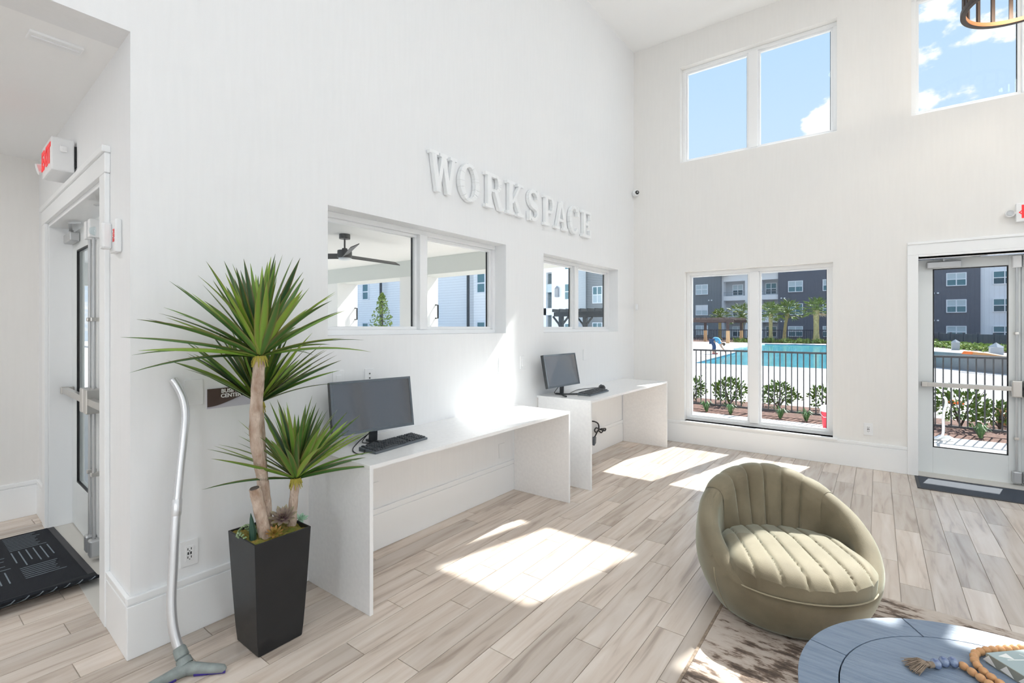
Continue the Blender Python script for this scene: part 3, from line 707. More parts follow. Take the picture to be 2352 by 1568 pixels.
def curve_tube(name, pts, r, m, parent=None, n=6, sub=6, smooth=True):
    """Catmull-Rom through pts"""
    P = [Vector(p) for p in pts]; out = []
    for i in range(len(P)-1):
        a = P[max(i-1, 0)]; b = P[i]; c = P[i+1]; d = P[min(i+2, len(P)-1)]
        for k in range(sub):
            t = k/sub; out.append(.5*((2*b)+(-a+c)*t+(2*a-5*b+4*c-d)*t*t+(-a+3*b-3*c+d)*t**3))
    out.append(P[-1])
    return MB().tube(out, r, n).build(name, m, parent, smooth=smooth)
z = D1H
tag(curve_tube('desk_cable', [(.19,1.80,z+.075),(.16,1.74,z+.03),(.17,1.69,z+.004),(.22,1.64,z+.004),(.28,1.60,z+.004),(.345,1.585,z+.004),(.36,1.61,z+.004),(.32,1.645,z+.012)], .0028, K['cable']), 'thin black cable looping beside the front keyboard', 'cable')
tag(curve_tube('desk_cable', [(.17,1.83,z+.085),(.12,1.80,z+.03),(.14,1.76,z+.004),(.20,1.77,z+.004),(.22,1.73,z+.004),(.26,1.68,z+.004),(.30,1.655,z+.006)], .0028, K['cable']), 'thin black cable under the front monitor stand', 'cable')
z = D2H
tag(curve_tube('desk_cable', [(.15,3.99,z+.095),(.11,3.95,z+.02),(.13,4.0,z+.004),(.19,4.08,z+.004),(.16,4.2,z+.004),(.12,4.4,z+.004),(.17,4.6,z+.004),(.215,4.66,z+.006)], .003, K['cable']), 'thin black cable running to the mouse on the rear desk', 'cable')
t = thing('computer_mouse', 'black mouse beside the rear keyboard', 'mouse', (.245, 4.68, D2H), math.radians(-40))
m = MB(); nu, nv = 14, 8
for i in range(nv+1):
    for j in range(nu):
        a = 2*PI*j/nu; e = PI/2*i/nv; m.v.append((.058*math.cos(a)*math.cos(e)**.7 if i < nv else 0, .032*math.sin(a)*math.cos(e)**.7 if i < nv else 0, .036*math.sin(e)))
for i in range(nv):
    for j in range(nu): m.f.append((i*nu+j, i*nu+(j+1)%nu, (i+1)*nu+(j+1)%nu, (i+1)*nu+j))
m.build('shell', K['black_plastic'], t, smooth=True)
MB().bar((-.048, 0, .022), (-.02, 0, .037), .008, .006).build('scroll_wheel', K['bezel'], t)
t = thing('hanging_cable_bundle', 'bundled black power cables hanging under the rear desk', 'cable', (.02, 4.95, .30))
o = curve_tube('cord', [(-.012,-.09,.08),(.015,-.03,.07),(.02,.05,.03),(.025,.05,-.03),(.03,-.02,-.05),(.035,-.07,-.02),(.03,-.02,.0),(.03,.07,-.03),(.03,.16,-.05),(.03,.1,-.075),(.03,.03,-.04),(.028,-.03,-.08),(.025,-.05,-.1)], .008, K['cable'], t)
o = curve_tube('cord_wrap', [(.04,.06,-.03),(.045,.16,-.06),(.045,.18,-.04),(.045,.07,-.025)], .009, K['cable'], t)
MB().prism([(-.075,-.095), (-.035,-.095), (-.04,-.165), (-.08,-.19)], .012, .04, 'x').build('plug', K['bezel'], t, bevel=.004)

# ---- barrel chair
def chair():
    t = thing('barrel_chair', 'round olive velvet barrel chair with channel tufting', 'chair', (2.19, 2.835, .011), math.atan2(-.874, .486)); t.scale = (.922,)*3
    hf, hb, rt = .265, .675, .057
    def hr(p):
        p = abs((p+PI) % (2*PI) - PI); q = max(0, (p-math.radians(38))/(PI-math.radians(38))); return hf + (hb-hf)*math.sin(q*PI/2)**1.25
    def ro(z):
        q = (z-.29)/(.29 if z < .29 else .47); return .345 + .110*max(0, 1-q*q)
    def prof(p, n_out=12, n_rim=8, n_in=6):
        H = hr(p); zr = H-rt; pts = [(.28, 0), (.325, .002)]
        for i in range(n_out+1):
            zz = .016 + (zr-.016)*i/n_out; pts.append((ro(zz), zz))
        c = ro(zr)-rt
        for i in range(1, n_rim+1):
            a = PI*i/n_rim; pts.append((c+rt*math.cos(a), zr+rt*math.sin(a)))
        for i in range(1, n_in+1):
            k = i/n_in; pts.append((c-rt-.015*k, zr+(.20-zr)*k))
        return pts
    n = 96; m = MB(); P = [prof(2*PI*k/n) for k in range(n)]; M_ = len(P[0])
    for i in range(M_):
        for k in range(n):
            r, z_ = P[k][i]; a = 2*PI*k/n; m.v.append((r*math.cos(a), r*math.sin(a), z_))
    for i in range(M_-1):
        for k in range(n): m.f.append((i*n+k, i*n+(k+1)%n, (i+1)*n+(k+1)%n, (i+1)*n+k))
    m.f.append(tuple(range(n)))
    m.build('shell', K['velvet'], t, smooth=True)
    # channelled backrest over the inner wall and across the rim
    A0 = math.radians(60); nch = 6; per = 10; na = nch*per; m = MB(); rows = 34
    for i in range(rows+1):
        for k in range(na+1):
            q = k/na; p = PI - A0 + 2*A0*q
            H = hr(p); zr = H-rt; c = ro(zr)-rt
            s = i/rows; fr = (q*nch) % 1.0; d = abs(fr-.5)*2
            bump = (.022 - .015*max(0, min(1, (s-.5)/.3)))*math.sqrt(max(0, 1-d*d)) + .006
            edge = min(1, min(q, 1-q)*14); bump *= .35+.65*edge**.5
            if s < .55:
                kk = s/.55; zz = .26+(zr-.26)*kk; r = (c-rt-.004) - .055*(1-kk)**1.3*min(1, min(q, 1-q)*6); nrm = (-1, .12)
            else:
                a = PI*(1-(s-.55)/.45*.86); r = c+rt*math.cos(a); zz = zr+rt*math.sin(a); nrm = (math.cos(a), math.sin(a))
            if s > .93: bump *= max(0, (1-s)/.07)
            r += nrm[0]*bump; zz += nrm[1]*bump
            m.v.append((r*math.cos(p), r*math.sin(p), zz))
    for i in range(rows):
        for k in range(na): m.f.append((i*(na+1)+k, i*(na+1)+k+1, (i+1)*(na+1)+k+1, (i+1)*(na+1)+k))
    m.build('backrest', K['velvet'], t, smooth=True)
    # channelled seat cushion
    m = MB(); na, nr = 300, 60
    def rc(p):
        p = abs((p+PI) % (2*PI) - PI); f = 1/(1+math.exp((p-math.radians(62))/.13)); return .318 + .140*f
    def top(x, y, rr):
        dome = .372 - .05*rr**12 - .055*max(0, -x/.35)**1.0*.9 - .02*max(0, x/.45)**2
        w = .098*(1+.10*(x/.45)); fr = ((y/w)+.5) % 1.0; d = abs(fr-.5)*2
        return dome + .020*(1-d**6)**.5 - .012
    m.v.append((0, 0, top(0, 0, 0)))
    for i in range(1, nr+1):
        for k in range(na):
            p = 2*PI*k/na; rr = i/nr; r = rc(p)*rr; x, y = r*math.cos(p), r*math.sin(p); m.v.append((x, y, top(x, y, rr)))
    for k in range(na):
        p = 2*PI*k/na; r = rc(p)*.985; m.v.append((r*math.cos(p), r*math.sin(p), .235))
    m.f += [(0, 1+k, 1+(k+1)%na) for k in range(na)]
    for i in range(nr):
        for k in range(na): m.f.append((1+i*na+k, 1+i*na+(k+1)%na, 1+(i+1)*na+(k+1)%na, 1+(i+1)*na+k))
    m.build('seat_cushion', K['velvet'], t, smooth=True)
    pts = [((rc(p)*.99+.004)*Vector((math.cos(p), math.sin(p), 0)) + Vector((0, 0, .243))) for p in [math.radians(-58+116*i/24) for i in range(25)]]
    MB().tube(pts, .0035, 6).build('welt_seam', K['piping'], t, smooth=True)
    for a in (-66, 66):
        p = math.radians(a); pts = [Vector(((ro(z_)+.001)*math.cos(p), (ro(z_)+.001)*math.sin(p), z_)) for z_ in [.01+.25*i/10 for i in range(11)]]
        MB().tube(pts, .0028, 6).build('side_seam', K['piping'], t, smooth=True)
chair()

# ---- rug
t = thing('area_rug', 'beige distressed rug with brown streaks under the chair and table', 'rug', (3.2, 1.75, 0))
MB().box(-1.25, 1.25, -1.45, 1.47, .0, .010).build('pile', K['rug'], t, bevel=.004)
for a in (-1.262, 1.25): MB().box(a, a+.012, -1.455, 1.475, 0, .009).build('binding', K['jute'], t)

# ---- coffee table
TC = (2.957, 1.896); TR_ = .588; TZ = .308
t = thing('coffee_table', 'round blue-grey wood coffee table on the rug', 'table', (TC[0], TC[1], .011))
zt = TZ - .011
ns = 8; r1 = .475; offs = math.radians(30.7)
for k in range(ns):
    a0 = offs + 2*PI*k/ns; a1 = a0 + 2*PI/ns; gp = .0022
    po = arc((0, 0), TR_, a0+gp/TR_, a1-gp/TR_, 14); pi_ = arc((0, 0), r1+.002, a1-gp/r1, a0+gp/r1, 14)
    MB().prism(po+pi_, zt-.035, zt, 'z').build('rim_board', K['oak_blue'], t, bevel=.0015)
MB().prism(arc((0, 0), r1-.0015, 0, 2*PI*63/64, 63), zt-.035, zt-.0004, 'z').build('center_panel', K['oak_blue'], t)
MB().lathe([(.0, zt-.037), (TR_-.01, zt-.037), (TR_-.01, zt-.036), (0, zt-.0355)], 48).build('underlay', K['oak_gap'], t)
MB().lathe([(.30, 0), (.34, 0), (.36, .02), (.33, .12), (.36, zt-.05), (.40, zt-.037), (.0, zt-.037)], 40).build('pedestal', K['oak_blue'], t, smooth=True)

# ---- bead garland with tassel
t = thing('bead_garland', 'wooden bead garland with jute tassel on the coffee table', 'garland', (2.80, 2.15, TZ))
def bead(p, d, r, m, nm='bead'):
    d = Vector(d).normalized(); o = link(bpy.data.objects.new(nm, BEADS[m]), t); o.location = Vector(p) - Vector((2.80, 2.15, TZ)); o.rotation_euler = d.to_track_quat('Z', 'Y').to_euler(); o.scale = (r/.013,)*3
def ball(r, stretch, n=14):
    return MB().lathe([(r*.18 if i in (0, 8) else r*math.sin(PI*i/8), -r*stretch*math.cos(PI*i/8)) for i in range(9)], n, caps=True).mesh('bead', True)
BEADS = {'bead': ball(.013, 1.12), 'bead_blue': ball(.0155, .8)}
for k_ in BEADS: BEADS[k_].materials.append(K[k_])
zz = TZ+.0135
blue = [(2.735,2.114), (2.757,2.142), (2.781,2.158)]
for i, p in enumerate(blue): bead((p[0], p[1], TZ+.016), (.8, .55, 0) if i else (.7,.7,0), .0135, 'bead_blue')
def strand(pts, r=.0128):
    P = [Vector((p[0], p[1], zz)) for p in pts]; s = 0; step = r*2.1; out = []; acc_ = 0
    cur = P[0]; i = 0; out.append((P[0], (P[1]-P[0])))
    need = step
    for a, b in zip(P, P[1:]):
        seg = (b-a).length; pos = 0
        while seg-pos >= need:
            pos += need; need = step; out.append((a+(b-a)*(pos/seg), b-a))
        need -= seg-pos
    for p, d in out: bead(p, d, r, 'bead')
strand([(2.806,2.157), (2.826,2.135), (2.85,2.107), (2.875,2.08), (2.92,2.03), (3.0,1.98)])
strand([(3.02,1.99), (2.93,2.06), (2.885,2.122), (2.858,2.155), (2.842,2.19), (2.838,2.225), (2.845,2.262), (2.866,2.295), (2.895,2.325), (2.925,2.352), (2.965,2.388), (3.01,2.425)])
m = MB(); rr = random.Random(3); base = Vector((2.722, 2.102, TZ+.014)) - Vector((2.80, 2.15, TZ)); ax = Vector((-.70, -.55, 0)).normalized(); sd_ = Vector((.55, -.70, 0))
for i in range(170):
    a = rr.uniform(-.52, .52); l = rr.uniform(.055, .085); h0 = rr.uniform(0, .012)
    d = (ax*math.cos(a) + sd_*math.sin(a)); p0 = base + sd_*rr.uniform(-.008, .008); p2 = base + d*l; p2.z = .002 + h0*(.9); p1 = (p0+p2)/2 + Vector((0, 0, .008+h0*.5))
    m.tube([p0, p1, p2], [.0013, .0013, .0009], 4)
m.build('tassel', K['jute'], t)
MB().tube([base-ax*.006, base+ax*.012], [.009, .0105], 10).build('tassel_collar', K['jute'], t, smooth=True)

# ---- decorative book
t = thing('hardcover_book', 'pale blue-grey patterned hardcover book on the coffee table', 'book', (2.872, 2.255, TZ), math.radians(43.8))
Lb, Wb, Hb = .24, .20, .032
MB().box(.003, Lb-.003, -Wb+.004, -.004, .004, Hb-.004).build('pages', K['print_white'], t)
m = MB(); m.box(0, Lb, -Wb, 0, Hb-.004, Hb); m.build('front_cover', K['book_cover'], t, bevel=.001)
m = MB(); m.box(0, Lb, -Wb, 0, 0, .004); m.build('back_cover', K['book_spine'], t, bevel=.001)
MB().box(-.003, 0, -Wb, 0, 0, Hb).build('spine', K['book_spine'], t, bevel=.001)
m = MB()
for k in range(4):
    y0 = -Wb+.012+k*.052; m.prism([(y0, .003), (y0+.022, .029), (y0+.04, .006)], -.0036, -.003, 'x')
m.build('spine_triangles', K['print_white'], t)
m = MB()
for a, b in (((.03,-.04),(.2,-.06)), ((.03,-.09),(.16,-.05)), ((.10,-.02),(.14,-.12)), ((.14,-.12),(.23,-.10)), ((.2,-.06),(.23,-.17)), ((.05,-.16),(.14,-.12)), ((.05,-.16),(.12,-.19))):
    m.bar((a[0], a[1], Hb+.0004), (b[0], b[1], Hb+.0004), .003, .0008)
m.prism([(.02,-.14), (.06,-.10), (.075,-.15), (.04,-.18)], Hb, Hb+.0007, 'z'); m.prism([(.02,-.02), (.06,-.012), (.055,-.04)], Hb, Hb+.0007, 'z')
m.build('cover_print', K['print_white'], t)

# ---- door mats
t = thing('entry_mat', 'black ribbed entry mat with grey line pattern and curled edge', 'doormat', (-1.5, .1, .001))
L0, L1, B0, B1 = -.62, .46, -.75, .655
def slope(x, y): return 0
MB().box(L0, L1, B0, B1, 0, .009).build('pile', K['mat_black'], t, bevel=.002)
MB().box(L0, L1, B1, B1+.035, 0, .007).build('border', K['rubber'], t, bevel=.002)
m = MB(); rm = random.Random(5); zc = .0098
cells = [(-.58, -.30), (-.27, .02), (.05, .24)]
y = B0+.05; row = 0
while y < B1-.1:
    hgt = rm.choice((.10, .15, .2)); x = L0+.05; hgt = min(hgt, B1-.05-y)
    for ci, (c0, c1) in enumerate(cells):
        vert = (row+ci) % 2 == 0
        if vert:
            k = 0
            while c0+k*.03 < c1: m.box(c0+k*.03, c0+k*.03+.006, y, y+hgt*rm.uniform(.75, 1), .009, zc); k += 1
        else:
            k = 0
            while k*.033 < hgt-.006: m.box(c0, c1-rm.choice((0, .03, .08)), y+k*.033, y+k*.033+.006, .009, zc); k += 1
    y += hgt+.03; row += 1
m.build('line_pattern', K['mat_line'], t)
m = MB(); NY = 30; prof_ = [(0, .0), (.05, .004), (.10, .016), (.135, .034), (.15, .052), (.142, .062)]
for j in range(NY+1):
    yy = B0+(B1+.03-B0)*j/NY; w = .8+.25*math.sin(yy*5); 
    for px, pz in prof_: m.v.append((L1-.004+px*(1+.1*math.sin(yy*3)), yy, .004+pz*w))
for j in range(NY):
    for i in range(len(prof_)-1): m.f.append((j*6+i, j*6+i+1, (j+1)*6+i+1, (j+1)*6+i))
o = m.build('curled_edge', K['mat_black'], t, smooth=True); sdm = o.modifiers.new('s', 'SOLIDIFY'); sdm.thickness = .008
m = MB()
for j in range(26):
    yy = B0+.03+j*.052; w = .8+.25*math.sin(yy*5); m.tube([(L1+.01+px*(1+.1*math.sin(yy*3)), yy+.12*px/.15, .0095+pz*w) for px, pz in prof_[:5]], .0028, 4)
m.build('curled_lines', K['mat_line'], t)
t = thing('door_mat', 'slate grey door mat in front of the glass pool door', 'doormat', (3.6, 5.845, 0))
MB().box(-.71, .71, -.20, .225, 0, .007).build('carpet', K['mat_grey'], t)
m = MB(); m.box(-.735, .735, -.225, -.20, 0, .006); m.box(-.735, -.71, -.20, .225, 0, .006); m.box(.71, .735, -.20, .225, 0, .006)
m.build('rubber_border', K['rubber'], t, bevel=.002)

# ---- vacuum wand leaning on the wall
t = thing('vacuum_wand', 'silver vacuum wand with grey floor head leaning on the wall', 'vacuum wand', (.30, .79, 0))
o_ = Vector((.30, .79, 0))
up = [(.022,.828,1.195), (.034,.842,1.165), (.052,.860,1.105), (.066,.864,1.035), (.078,.855,.955), (.098,.833,.80), (.12,.811,.64)]
dn = [(.12,.811,.64), (.14,.797,.52), (.16,.785,.40), (.178,.774,.30), (.193,.769,.235), (.212,.769,.165), (.232,.776,.105), (.245,.782,.078)]
curve_tube('upper_tube', [Vector(p)-o_ for p in up], .0165, K['aluminium'], t, 14)
curve_tube('lower_tube', [Vector(p)-o_ for p in dn], .0185, K['aluminium'], t, 14)
d_ = (Vector(dn[1])-Vector(dn[0])).normalized()
MB().tube([Vector(dn[0])-o_-d_*.035, Vector(dn[0])-o_-d_*.03, Vector(dn[0])-o_+d_*.03, Vector(dn[0])-o_+d_*.035], [.018, .0205, .0205, .019], 14).build('coupling', K['aluminium'], t, smooth=True)
a, b = Vector((.240,.780,.088))-o_, Vector((.29,.787,.032))-o_
MB().tube([a, a+(b-a)*.1, a+(b-a)*.55, a+(b-a)*.6, a+(b-a)*.65, b], [.021, .024, .026, .022, .027, .03], 14).build('head_collar', K['grey_plastic'], t, smooth=True)
m = MB(); c0 = Vector((.30,.787,.022))-o_; tips = [(Vector((.425,.888,.018))-o_), (Vector((.30,.62,.018))-o_)]
for tip in tips:
    m.tube([c0+(tip-c0)*k for k in (0, .2, .5, .8, .94, 1)], [.028, .024, .02, .0175, .015, .006], 12)
m.build('floor_head', K['grey_plastic'], t, smooth=True)
m = MB()
for tip in tips:
    s_ = (tip-c0).normalized().cross(Vector((0,0,1))); s_ = s_ if s_.x > 0 else -s_
    m.bar(c0+(tip-c0)*.25+s_*.018+Vector((0,0,-.014)), tip+s_*.004+Vector((0,0,-.01)), .008, .012)
m.build('bumper_strip', K['purple'], t, bevel=.003)

# ---- potted dracaena
def plant():
    cx, cy = .345, 1.11
    t = thing('potted_dracaena', 'potted artificial dracaena with three spiky crowns in a tall black planter', 'potted plant', (cx, cy, 0))
    O = Vector((cx, cy, 0))
    pb, pt, H = .100, .128, .505
    m = MB(); lv = [(0, pb-.004), (.004, pb)] + [(H*k/8, pb+(pt-pb)*(k/8)**.82) for k in range(1, 9)]
    for z_, r in lv: m.v += [(-r,-r,z_),(r,-r,z_),(r,r,z_),(-r,r,z_)]
    for r, z_ in ((pt-.008, H), (pt-.012, H-.05)): m.v += [(-r,-r,z_),(r,-r,z_),(r,r,z_),(-r,r,z_)]
    m.f.append((3,2,1,0))
    for i in range(11):
        for k in range(4): m.f.append((i*4+k, i*4+(k+1)%4, (i+1)*4+(k+1)%4, (i+1)*4+k))
    m.f.append((44,45,46,47))
    m.build('planter', K['pot'], t, bevel=.006, seg=3)
    m = MB(); n = 16; r = pt-.010
    for i in range(n+1):
        for j in range(n+1):
            x, y = -r+2*r*i/n, -r+2*r*j/n; m.v.append((x, y, H-.014+.016*noise.noise(Vector((x*30, y*30, 0)))))
    for i in range(n):
        for j in range(n): m.f.append((i*(n+1)+j, (i+1)*(n+1)+j, (i+1)*(n+1)+j+1, i*(n+1)+j+1))
    m.build('moss', K['moss'], t, smooth=True)
    def trunk(pts, rs, nm='trunk', top=True):
        P = [Vector(p)-O for p in pts]; out = []; R = []
        for i in range(len(P)-1):
            a = P[max(i-1,0)]; b = P[i]; c = P[i+1]; d = P[min(i+2,len(P)-1)]
            for k in range(6):
                q = k/6; v = .5*((2*b)+(-a+c)*q+(2*a-5*b+4*c-d)*q*q+(-a+3*b-3*c+d)*q**3); out.append(v); R.append((rs[i]*(1-q)+rs[i+1]*q)*(1+.05*math.sin(len(out)*1.9)))
        out.append(P[-1]); R.append(rs[-1])
        return MB().tube(out, R, 14).build(nm, K['bark'], t, smooth=True)
    def leaf_mesh(Ld, w, droop):
        n = 9; v = []; f = []; ed = []
        for i in range(n+1):
            q = i/n; x = Ld*q; zz = -droop*Ld*q**2.2; ww = w*(.55+.45*min(1, q*5))*(1-q**3.2)+.0006
            v += [(x, -ww/2, zz+ww*.22), (x, 0, zz), (x, ww/2, zz+ww*.22)]; ed += [1, 0, 1]
            if i: b = (i-1)*3; f += [(b, b+1, b+4, b+3), (b+1, b+2, b+5, b+4)]
        me = bpy.data.meshes.new('leaf'); me.from_pydata(v, [], f); me.update()
        at = me.attributes.new('edge', 'FLOAT', 'POINT'); at.data.foreach_set('value', [float(e) for e in ed])
        me.polygons.foreach_set('use_smooth', [True]*len(f)); me.materials.append(K['dracaena']); return me
    LM = [leaf_mesh(l, w, d) for l, w, d in ((.40,.031,.05), (.42,.032,.10), (.36,.030,.02), (.38,.029,.14), (.41,.027,.20), (.33,.028,.0))]
    r_ = random.Random(21)
    def crown(c, parent, n, sc, emin=-6, emax=86, tilt=(0,0), low_left=False):
        for i in range(n):
            q = (i+.5)/n; el_ = math.radians(emax-(emax-emin)*q**1.0 + r_.uniform(-6, 6)); az = i*2.39996+r_.uniform(-.25, .25)
            if math.cos(az)*.9 - math.sin(az)*.44 > .55 and el_ < .75: el_ += .55
            if low_left and math.cos(az)*.9 - math.sin(az)*.44 > .5: continue
            if low_left and math.sin(az) < -.3 and el_ < .55: el_ += .3
            d = Vector((math.cos(az)*math.cos(el_)+tilt[0], math.sin(az)*math.cos(el_)+tilt[1], math.sin(el_))).normalized()
            # keep tips clear of the wall behind
            base = Vector(c)-O + d*.012
            Ls = sc*r_.uniform(.86, 1.08)
            for _ in range(12):
                if (base+O).x + d.x*.45*Ls > .045: break
                d.x = d.x*.8 + .04; d.normalize()
            me = LM[(0, 2, 5)[i % 3] if q < .4 else r_.choice((0, 1, 3, 4) if q > .6 else (0, 1, 3))]
            o = link(bpy.data.objects.new('leaf', me), parent)
            yv = Vector((0,0,1)).cross(d)
            if yv.length < .01: yv = Vector((0,1,0))
            yv.normalize(); zv = d.cross(yv); M3 = Matrix((d, yv, zv)).transposed(); M3 = M3 @ Matrix.Rotation(r_.uniform(-.6, .6), 3, 'X')
            o.matrix_basis = Matrix.Translation(base) @ M3.to_4x4() @ Matrix.Diagonal((Ls, Ls**.5, Ls, 1))
    def collar(c, parent, r):
        m = MB(); c = Vector(c)-O
        for k in range(26):
            a = k*2.4; m.tube([c+Vector((math.cos(a)*r*.7, math.sin(a)*r*.7, -.004)), c+Vector((math.cos(a)*r*1.15, math.sin(a)*r*1.15, -.03-.012*(k % 3)))], [.005, .0015], 4)
        m.build('fibre_collar', K['fluff'], parent)
    T1 = trunk([(.33,1.10,.47),(.325,1.102,.60),(.33,1.078,.77),(.335,1.052,.93),(.335,1.054,1.08),(.335,1.068,1.29)], [.028,.024,.025,.027,.027,.026])
    crown((.335,1.068,1.295), T1, 84, 1.12, 9); collar((.335,1.068,1.305), T1, .03)
    T2 = trunk([(.285,1.125,.47),(.28,1.115,.7),(.275,1.105,.9),(.27,1.096,1.07)], [.02,.018,.018,.02])
    crown((.27,1.096,1.075), T2, 92, .98, 14, 80, low_left=True); collar((.27,1.096,1.085), T2, .024)
    T3 = trunk([(.36,1.205,.47),(.36,1.212,.58),(.36,1.226,.70)], [.022,.02,.02])
    crown((.36,1.226,.705), T3, 74, .93, 11, 87, (.05,.1)); collar((.36,1.226,.715), T3, .025)
    S = trunk([(.385,1.075,.465),(.375,1.052,.60),(.37,1.03,.715)], [.027,.025,.024], 'trunk_stub')
    MB().tube([Vector((.37,1.03,.712))-O, Vector((.3695,1.029,.72))-O], [.021, .018], 12).build('cut_end', K['bark_dark'], S)
    def rosette(c, rings, m, tilt=(0, 0)):
        # rings: (count, length, width, elevation deg)
        e_ = None; part = MB(); c = Vector(c)-O; q = Vector((tilt[0], tilt[1], 1)).to_track_quat('Z', 'Y')
        core = MB().lathe([(0, .012), (.012, .006), (.013, -.012), (0, -.016)], 10).build('rosette', m, t, smooth=True); core.location = c
        for n_, l, w, el_ in rings:
            v = []; f = []
            for i in range(6):
                s_ = i/5; ww = w*(.5+.9*s_)*(1-s_**4)+.0008; x = l*s_; z_ = l*.18*s_*s_
                v += [(x, -ww/2, z_+ww*.15), (x, 0, z_), (x, ww/2, z_+ww*.15)]
                if i: b = (i-1)*3; f += [(b,b+1,b+4,b+3),(b+1,b+2,b+5,b+4)]
            me = bpy.data.meshes.new('rosette_leaf'); me.from_pydata(v, [], f); me.update(); me.polygons.foreach_set('use_smooth', [True]*len(f)); me.materials.append(m)
            for k in range(n_):
                o = link(bpy.data.objects.new('rosette_leaf', me), core); o.matrix_basis = (q.to_matrix() @ Matrix.Rotation(2*PI*k/n_+el_*.1, 3, 'Z') @ Matrix.Rotation(-math.radians(el_), 3, 'Y')).to_4x4()
                sm = .002
    rosette((.385,1.150,.545), [(10,.068,.022,14), (8,.056,.019,40), (6,.042,.015,64)], K['echeveria'], (.45,-.3))
    rosette((.437,1.085,.507), [(10,.042,.012,20), (8,.036,.011,50), (5,.028,.009,72)], K['succ_yellow'], (.4,-.2))
    rosette((.36,1.215+.035,.50), [(6,.04,.018,25), (5,.032,.016,55), (3,.03,.012,80)], K['succ_pale'], (.3,.2))
    m = MB(); r2 = random.Random(9)
    for k in range(70):
        a = r2.uniform(0, 2*PI); e2 = math.acos(r2.uniform(0, 1)); d = Vector((math.cos(a)*math.sin(e2), math.sin(a)*math.sin(e2), math.cos(e2)))
        p = Vector((.335, 1.015, .505))-O+d*.042; m.lathe([(0,-.006),(.0055,0),(0,.006)], 6, p)
    m.build('bead_succulent', K['succ_grey'], t, smooth=True)
    m = MB(); b = Vector((.375,1.02,.485))-O
    v = [b, b+Vector((0,-.016,.05)), b+Vector((.004,-.006,.11)), b+Vector((.002,-.004,.125)), b+Vector((.004,.016,.05))]
    m.tube([b, b+Vector((0,-.002,.05)), b+Vector((-.002,-.006,.10)), b+Vector((-.004,-.008,.125))], [.014,.014,.007,.001], 6)
    m.build('agave_leaf', K['agave'], t, smooth=True)
plant()

# ---- pendant chandelier
t = thing('ring_chandelier', 'dark bronze ring chandelier hanging before the upper right window', 'chandelier', (3.43, 4.9, 3.74))
RR = .34
for nm, z_ in (('lower_ring', 0), ('upper_ring', .42)):
    m = MB(); n = 64
    for k in range(n):
        a = 2*PI*k/n
        for r, zz in ((RR-.016, 0), (RR+.016, 0), (RR+.016, .035), (RR-.016, .035)): m.v.append((r*math.cos(a), r*math.sin(a), z_+zz))
    for k in range(n):
        for i in range(4): m.f.append((k*4+i, k*4+(i+1)%4, ((k+1)%n)*4+(i+1)%4, ((k+1)%n)*4+i))
    o = m.build(nm, K['bronze'], t, bevel=.003)
    if z_ == 0:
        m = MB(); m.lathe([(RR-.017, .004), (RR-.017, .033)], 64); m.build('copper_liner', K['copper'], o, smooth=True)
for k in range(20):
    a = 2*PI*(k+.35)/20; m = MB(); m.bar((RR*math.cos(a), RR*math.sin(a), .03), (RR*math.cos(a), RR*math.sin(a), .43), .022, .014, up=(math.cos(a), math.sin(a), 0)); m.build('bar', K['bronze'], t)
m = MB(); m.cyl((0,0,.2), (0,0,CEIL-3.74), .008, n=8); m.lathe([(0, CEIL-3.74-.03), (.06, CEIL-3.74-.03), (.065, CEIL-3.74-.001)], 20)
for k in range(4): a = PI/2*k; m.bar((0,0,.44), (RR*math.cos(a), RR*math.sin(a), .44), .014, .01); m.cyl((.12*math.cos(a), .12*math.sin(a), .24), (.12*math.cos(a), .12*math.sin(a), .44), .012, n=8)
m.build('stem', K['bronze'], t)
for k in range(4):
    a = PI/2*k; MB().lathe([(0, -.05), (.02, -.04), (.03, -.01), (.02, .03), (.012, .045)], 12, (.12*math.cos(a), .12*math.sin(a), .2)).build('bulb', K['bulb'], t, smooth=True)
    ld = bpy.data.lights.new('bulb_lamp', 'POINT'); ld.energy = 3.5; ld.color = (1, .86, .68); ld.shadow_soft_size = .03
    lo_ = bpy.data.objects.new('bulb_lamp', ld); lo_.location = (.12*math.cos(a), .12*math.sin(a), .13); COL.objects.link(lo_); lo_.parent = t

# =================================================================== OUTSIDE: GROUND
tag(MB().box(-70, 70, -14, 110, -.6, -.14).build('ground', K['concrete']), kind='structure')
m = MB(); m.box(-.2, 9, 6.32, 8.52, -.13, -.012); tag(m.build('pavement', K['concrete']), kind='structure')
for x in (1.15, 3.62, 5.6): pass
gx = MB().bar((3.45, 6.4, -.012), (3.9, 8.52, -.012), .012, .004); tag(gx.build('pavement_joint', K['conc_grey']), kind='structure')
tag(MB().box(-14, 9, 8.52, 10.3, -.13, -.02).build('planting_bed', K['mulch']), kind='structure')
